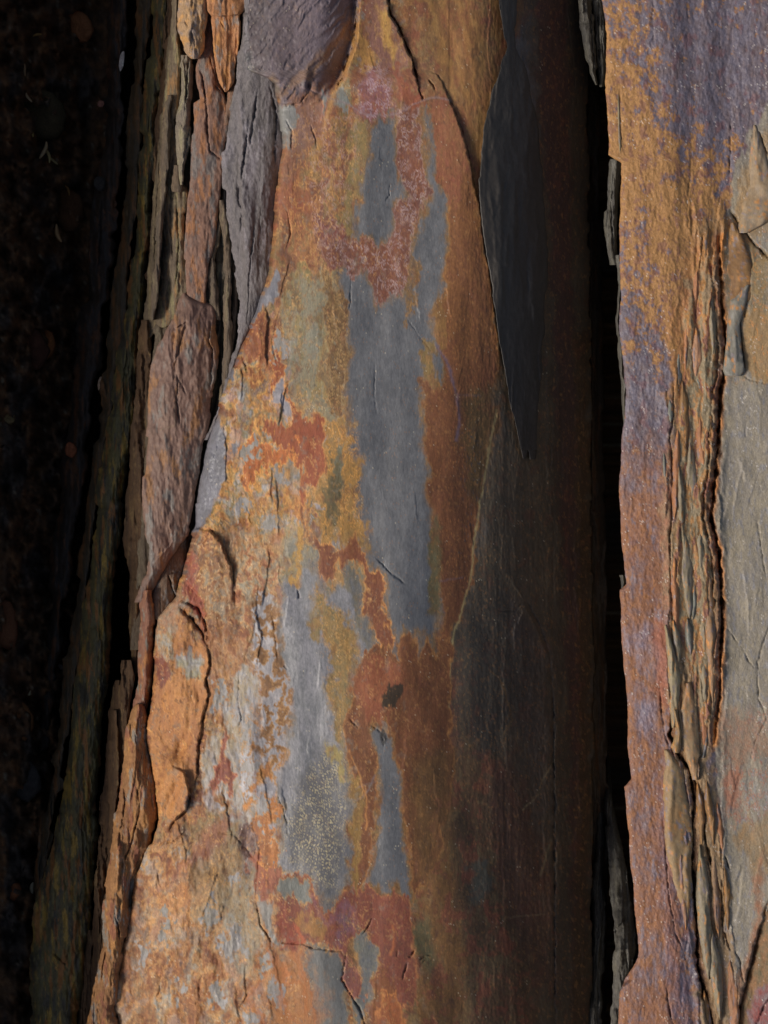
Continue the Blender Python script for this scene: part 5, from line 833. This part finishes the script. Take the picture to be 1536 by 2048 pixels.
FL = [([(655, 1388, 1394), (680, 1384, 1402), (720, 1383, 1406), (745, 1386, 1398), (753, 1390, 1394)], .008, PNK), (lens(1397, 748, 820, 20, 4), .004, GRF), ([(250, 1506, 1512), (300, 1500, 1530), (360, 1492, 1545), (430, 1480, 1560), (466, 1476, 1500)], .004, (C(134, 110, 80), C(120, 110, 96))),
      ([(445, 1462, 1470), (480, 1452, 1486), (520, 1450, 1500), (560, 1452, 1512), (600, 1450, 1500), (640, 1448, 1462)], .002, BRF), ([(570, 1490, 1500), (600, 1462, 1494), (650, 1456, 1480), (700, 1450, 1484), (742, 1448, 1487), (752, 1452, 1480)], .012, (C(112, 112, 106), C(104, 102, 94))),
      (lens(1340, 796, 846, 12, 2), .006, GRF), (lens(1352, 850, 1040, 16, -6), .006, ORF), (lens(1368, 760, 900, 18, 8), .006, BRF), (lens(1384, 880, 1060, 24, 10), .007, TANG), (lens(1362, 930, 1100, 16, 10), .009, TANG), (lens(1410, 590, 690, 12, 8), .008, PNK),
      (lens(1424, 560, 720, 14, 6), .012, TANG), (lens(1402, 820, 980, 20, 12), .004, ORF), (lens(1372, 640, 760, 14, -4), .006, ORF), (lens(1330, 900, 1000, 10, 6), .004, GRF), (lens(1358, 700, 780, 12, 0), .004, GRF), (lens(1392, 500, 640, 16, -10), .006, ORF),
      (lens(1412, 440, 560, 16, -6), .006, BRF), (lens(1420, 780, 900, 16, -4), .006, BRF), (lens(1350, 1090, 1280, 18, 6), .006, ORF), (lens(1374, 1060, 1240, 26, 10), .009, TANG), (lens(1402, 1050, 1200, 26, 10), .006, TANG), (lens(1388, 1160, 1240, 12, -4), .009, GRF),
      (lens(1422, 1140, 1420, 24, 8), .010, (C(138, 102, 70), C(124, 104, 84))), (lens(1408, 1220, 1440, 18, 6), .006, TANG), (lens(1378, 1236, 1310, 14, 6), .010, GRF), ([(1250, 1328, 1334), (1290, 1332, 1344), (1350, 1334, 1362), (1400, 1336, 1358), (1440, 1342, 1354), (1456, 1344, 1348)], .010, (C(132, 122, 96), C(120, 104, 80))),
      (lens(1352, 1240, 1330, 14, 12), .010, TANG), ([(1366, 1372, 1380), (1420, 1362, 1392), (1470, 1362, 1396), (1520, 1374, 1398), (1560, 1384, 1396)], .014, (C(142, 104, 72), C(126, 110, 84))), (lens(1385, 1310, 1400, 18, 4), .006, BRF), (lens(1406, 1400, 1500, 20, 6), .006, ORF),
      ([(1420, 1346, 1354), (1460, 1350, 1362), (1492, 1342, 1362), (1506, 1348, 1358)], .016, (C(136, 112, 74), C(120, 92, 64))), ([(1462, 1412, 1418), (1490, 1404, 1418), (1516, 1402, 1410)], .008, (C(88, 92, 94), C(78, 80, 80))),
      ([(1500, 1326, 1340), (1540, 1330, 1366), (1600, 1326, 1376), (1660, 1328, 1384), (1720, 1336, 1384), (1780, 1350, 1386), (1830, 1368, 1380), (1850, 1372, 1376)], .008, (C(128, 112, 86), C(134, 102, 66))), (lens(1366, 1700, 1860, 18, 12), .011, (C(136, 98, 66), C(104, 88, 96))),
      (lens(1400, 1560, 1700, 14, 10), .006, BRF), (lens(1408, 1690, 1960, 26, 18), .010, TANG), (lens(1432, 1700, 1880, 16, 12), .006, (C(122, 92, 80), C(128, 104, 74))), (lens(1432, 1860, 2040, 24, 16), .010, TANG), (lens(1452, 1720, 1860, 14, 8), .008, BRF), (lens(1420, 1560, 1690, 16, 14), .008, BRF),
      (lens(1440, 1600, 1720, 14, 12), .004, ORF), (lens(1465, 1920, 2080, 24, 10), .006, (C(142, 90, 64), C(130, 98, 72))), (lens(1414, 1980, 2100, 16, 12), .002, BRF), (lens(1226 + 12, 170, 318, 8, 4), .003, (C(110, 108, 84), C(120, 100, 76)))]
for i, (rws, dz, (a, b)) in enumerate(FL):
    skin('rock_flake', rws, dz, dz + 0.02, gpaint(a, b, [C(170, 112, 50), C(112, 106, 112)], .33, (8, 26), .5, 700 + i, 5, 60), M_SLATE, grelief(.002, 7, 60, .003, .0008, 700 + i), nx=14, jag=1.6, edge=(.004, 3), seed=i + 3, zf=right_z, step=3.0, par=rroot, crown=.004, tilt=.004)
# ---------------------------------------------------------------- unseen outcrop added left of the frame to shade the gully
def outcrop():
    y = np.arange(-1100, 3200, 26.0); s = np.linspace(0, 1, 46); w = []; cc = []
    for yy_ in y:
        wy = (1024 - yy_) * KPX; n = fbm(s * 7, s * 0 + yy_ / 300, 801, 4, 0.6); n2 = fbm(s * 30, s * 0 + yy_ / 60, 803, 4)
        x = np.where(s < 0.45, -1.06 - 0.05 * s / 0.45, -1.11 - (s - 0.45) * 3.0); z = np.where(s < 0.45, -0.85 + OUT_H * s / 0.45, OUT_H - 0.85 - 0.10 * (s - 0.45))
        w.append(np.stack([x + 0.03 * n + 0.01 * n2, wy + 0 * x, z + 0.05 * n], -1)); cc.append(mix(C(90, 80, 66), C(104, 76, 54), np.clip(0.5 + n, 0, 1)))
    co = np.array(w); n_, k = co.shape[:2]; idx = np.arange(n_ * k).reshape(n_, k)
    q = np.stack([idx[:-1, :-1], idx[:-1, 1:], idx[1:, 1:], idx[1:, :-1]], -1).reshape(-1, 4)
    bot = co[:, [0, -1]].copy(); bot[:, 1, 2] = -0.9; allc = np.concatenate([co.reshape(-1, 3), bot[:, 1]]); base = n_ * k
    q2 = np.array([[idx[i, -1], base + i, base + i + 1, idx[i + 1, -1]] for i in range(n_ - 1)]); q = np.vstack([q, q2]); cl = np.concatenate([np.array(cc).reshape(-1, 3), np.array(cc)[:, -1]])
    return mesh_obj('shade_outcrop', allc, q, cl, M_ROUGH)
OUT_H = 1.13
tag(outcrop(), 'unseen rough brown outcrop added to shade the gully from the left', 'added rock outcrop')
# ---------------------------------------------------------------- loose stones and wood chips on the gully floor
def floor_z(px, py): return -0.90 + 0.42 * float(sstep(260, -60, px - 0.05 * (py - 1024))) + 0.02
def stone(px, py, r, asp, c, label, seed, rot=0.0, cat='stone', f0=None):
    rs = np.random.RandomState(seed); nu, nv = 12, 8; u = np.arange(nu) * 2 * np.pi / nu; v = np.linspace(0.12, np.pi - 0.12, nv); U, V = np.meshgrid(u, v)
    d = 1 + 0.22 * fbm(np.cos(U) * np.sin(V) * 1.7 + 5, np.sin(U) * np.sin(V) * 1.7 + V, 820 + seed, 3)
    x = r * d * np.cos(U) * np.sin(V); y = r * asp * d * np.sin(U) * np.sin(V); z = 0.55 * r * d * np.cos(V); z = np.clip(z, -9, 0.36 * r)
    cr, sr = math.cos(rot), math.sin(rot); x, y = x * cr - y * sr, x * sr + y * cr; f = floor_z(px, py) if f0 is None else f0; k = KPX * (CAM_H - f) / CAM_H
    co = np.stack([x * k / KPX + (px - 768) * k, y * k / KPX + (1024 - py) * k, z + f + 0.3 * r], -1); idx = np.arange(nu * nv).reshape(nv, nu); a, b = idx[:-1], idx[1:]
    q = np.stack([a, b, np.roll(b, -1, 1), np.roll(a, -1, 1)], -1).reshape(-1, 4); n = fbm(U * 2, V * 3, 840 + seed, 3)
    return tag(mesh_obj('stone' if cat == 'stone' else 'shell', co.reshape(-1, 3), q, np.array(c)[None, :] * (1 + 0.5 * n.reshape(-1, 1)), M_SOIL, extra=[idx[0].tolist(), idx[-1][::-1].tolist()]), label, cat)
for a in [(162, 55, .024, 1.4, C(128, 78, 46), 'angular orange stone at the top of the left gully floor', 1, .4), (200, 368, .013, 1.2, C(52, 50, 48), 'small grey pebble in the upper left gully', 2, .2, 'stone', -.585), (15, 836, .017, .9, C(112, 96, 64), 'round tan pebble at the far left edge, mid height', 3, 0),
          (30, 186, .008, .8, C(176, 130, 84), 'tiny pale orange chip near the top left corner', 4, 0), (202, 208, .007, 1, C(130, 88, 76), 'tiny pinkish chip in the upper gully beside the black gap', 5, 0, 'stone', -.60), (136, 166, .007, 1, C(120, 128, 146), 'tiny bluish pebble in the upper left gully', 6, 0),
          (40, 1440, .026, 1.6, C(122, 78, 44), 'long rusty stone low on the left gully floor', 7, .3), (15, 1780, .030, .8, C(120, 70, 42), 'broad rust-red stone at the bottom left edge', 8, .1), (28, 1692, .007, .8, C(150, 152, 142), 'tiny whitish pebble at the bottom left', 9, 0), (120, 1335, .007, 1, C(168, 158, 150), 'tiny white pebble beside the brown slab edge', 10, 0),
          (142, 900, .012, 1.3, C(132, 72, 46), 'small rust-coloured stone mid-height in the dark gully', 11, .2, 'stone', -.585), (205, 770, .010, 1.8, C(150, 128, 108), 'pale narrow stone stuck beside the olive-black slab', 12, 0, 'stone', -.43), (60, 700, .040, 1.1, C(68, 42, 32), 'large dull red stone at the left, mid height', 13, .5), (95, 690, .018, 1.6, C(128, 76, 40), 'orange streaked stone in the left gully above centre', 14, 0),
          (90, 230, .045, 1.2, C(60, 52, 36), 'large olive-brown stone buried in the upper left floor', 15, .5), (140, 420, .030, 1.5, C(80, 52, 32), 'dull brown stone lying below the grass chips', 16, .2), (50, 1560, .035, 1.2, C(62, 58, 56), 'dark grey stone in the lower left floor', 17, .2), (12, 1250, .030, 1.7, C(96, 60, 40), 'brown stone cut by the left edge, lower half', 18, .1)]:
    stone(*a)
s_ = stone(244, 122, .005, 4.2, C(196, 184, 176), 'narrow white shell fragment standing in the upper black gap', 21, -.15, 'shell', -.575)
def chip(px, py, ln, w, ang, c, label, seed):
    f = floor_z(px, py) + 0.035; k = KPX * (CAM_H - f) / CAM_H; t = np.linspace(-1, 1, 9); wd = w * (1 - 0.75 * t ** 2) + 0.0006; bend = 0.12 * ln * np.sin(t * 1.6 + seed); ring = []
    for i in range(9):
        for (a, b) in ((-1, 0), (0, .6), (1, 0), (0, -.6)):
            lx, ly = bend[i] + a * wd[i], t[i] * ln / 2; ca, sa = math.cos(ang), math.sin(ang); ring.append((lx * ca - ly * sa + (px - 768) * k, lx * sa + ly * ca + (1024 - py) * k, f + b * wd[i]))
    idx = np.arange(36).reshape(9, 4); a, b = idx[:-1], idx[1:]; q = np.stack([a, b, np.roll(b, -1, 1), np.roll(a, -1, 1)], -1).reshape(-1, 4)
    return tag(mesh_obj('wood_chip', np.array(ring), q, np.array(c)[None, :] * np.ones((36, 1)), M_WOOD, extra=[idx[0].tolist(), idx[-1][::-1].tolist()]), label, 'wood chip', 'wood chips scattered on the gully floor')
for a in [(86, 300, .044, .005, -.25, C(150, 128, 96), 'long pale wood chip in the upper left gully, widest of the cluster', 1), (94, 310, .040, .0035, .2, C(150, 130, 84), 'yellowish straw beside the widest pale chip', 2), (62, 262, .030, .003, .1, C(140, 120, 70), 'short yellow straw above the chip cluster', 3), (58, 195, .026, .0028, .4, C(150, 126, 96), 'thin pale chip near the tiny orange chip', 4),
          (118, 466, .046, .0055, .35, C(160, 124, 84), 'tan wood chip below the chip cluster', 5), (50, 140, .028, .003, .3, C(120, 96, 70), 'brown twig near the top left corner', 6), (105, 322, .030, .003, 1.2, C(130, 116, 80), 'straw lying crosswise under the chip cluster', 7), (134, 380, .030, .003, .35, C(120, 84, 44), 'orange-brown straw below and right of the cluster', 8),
          (62, 1380, .028, .004, -.7, C(150, 140, 110), 'pale chip beside the dark slab in the lower left', 9), (65, 1778, .030, .005, -.3, C(150, 142, 120), 'pale chip against the olive-black slab at the bottom left', 10), (72, 668, .018, .002, .6, C(150, 150, 70), 'short greenish straw in the middle left gully', 11), (75, 70, .022, .003, -1.1, C(120, 90, 46), 'short ochre straw near the top of the gully', 12)]:
    chip(*a)
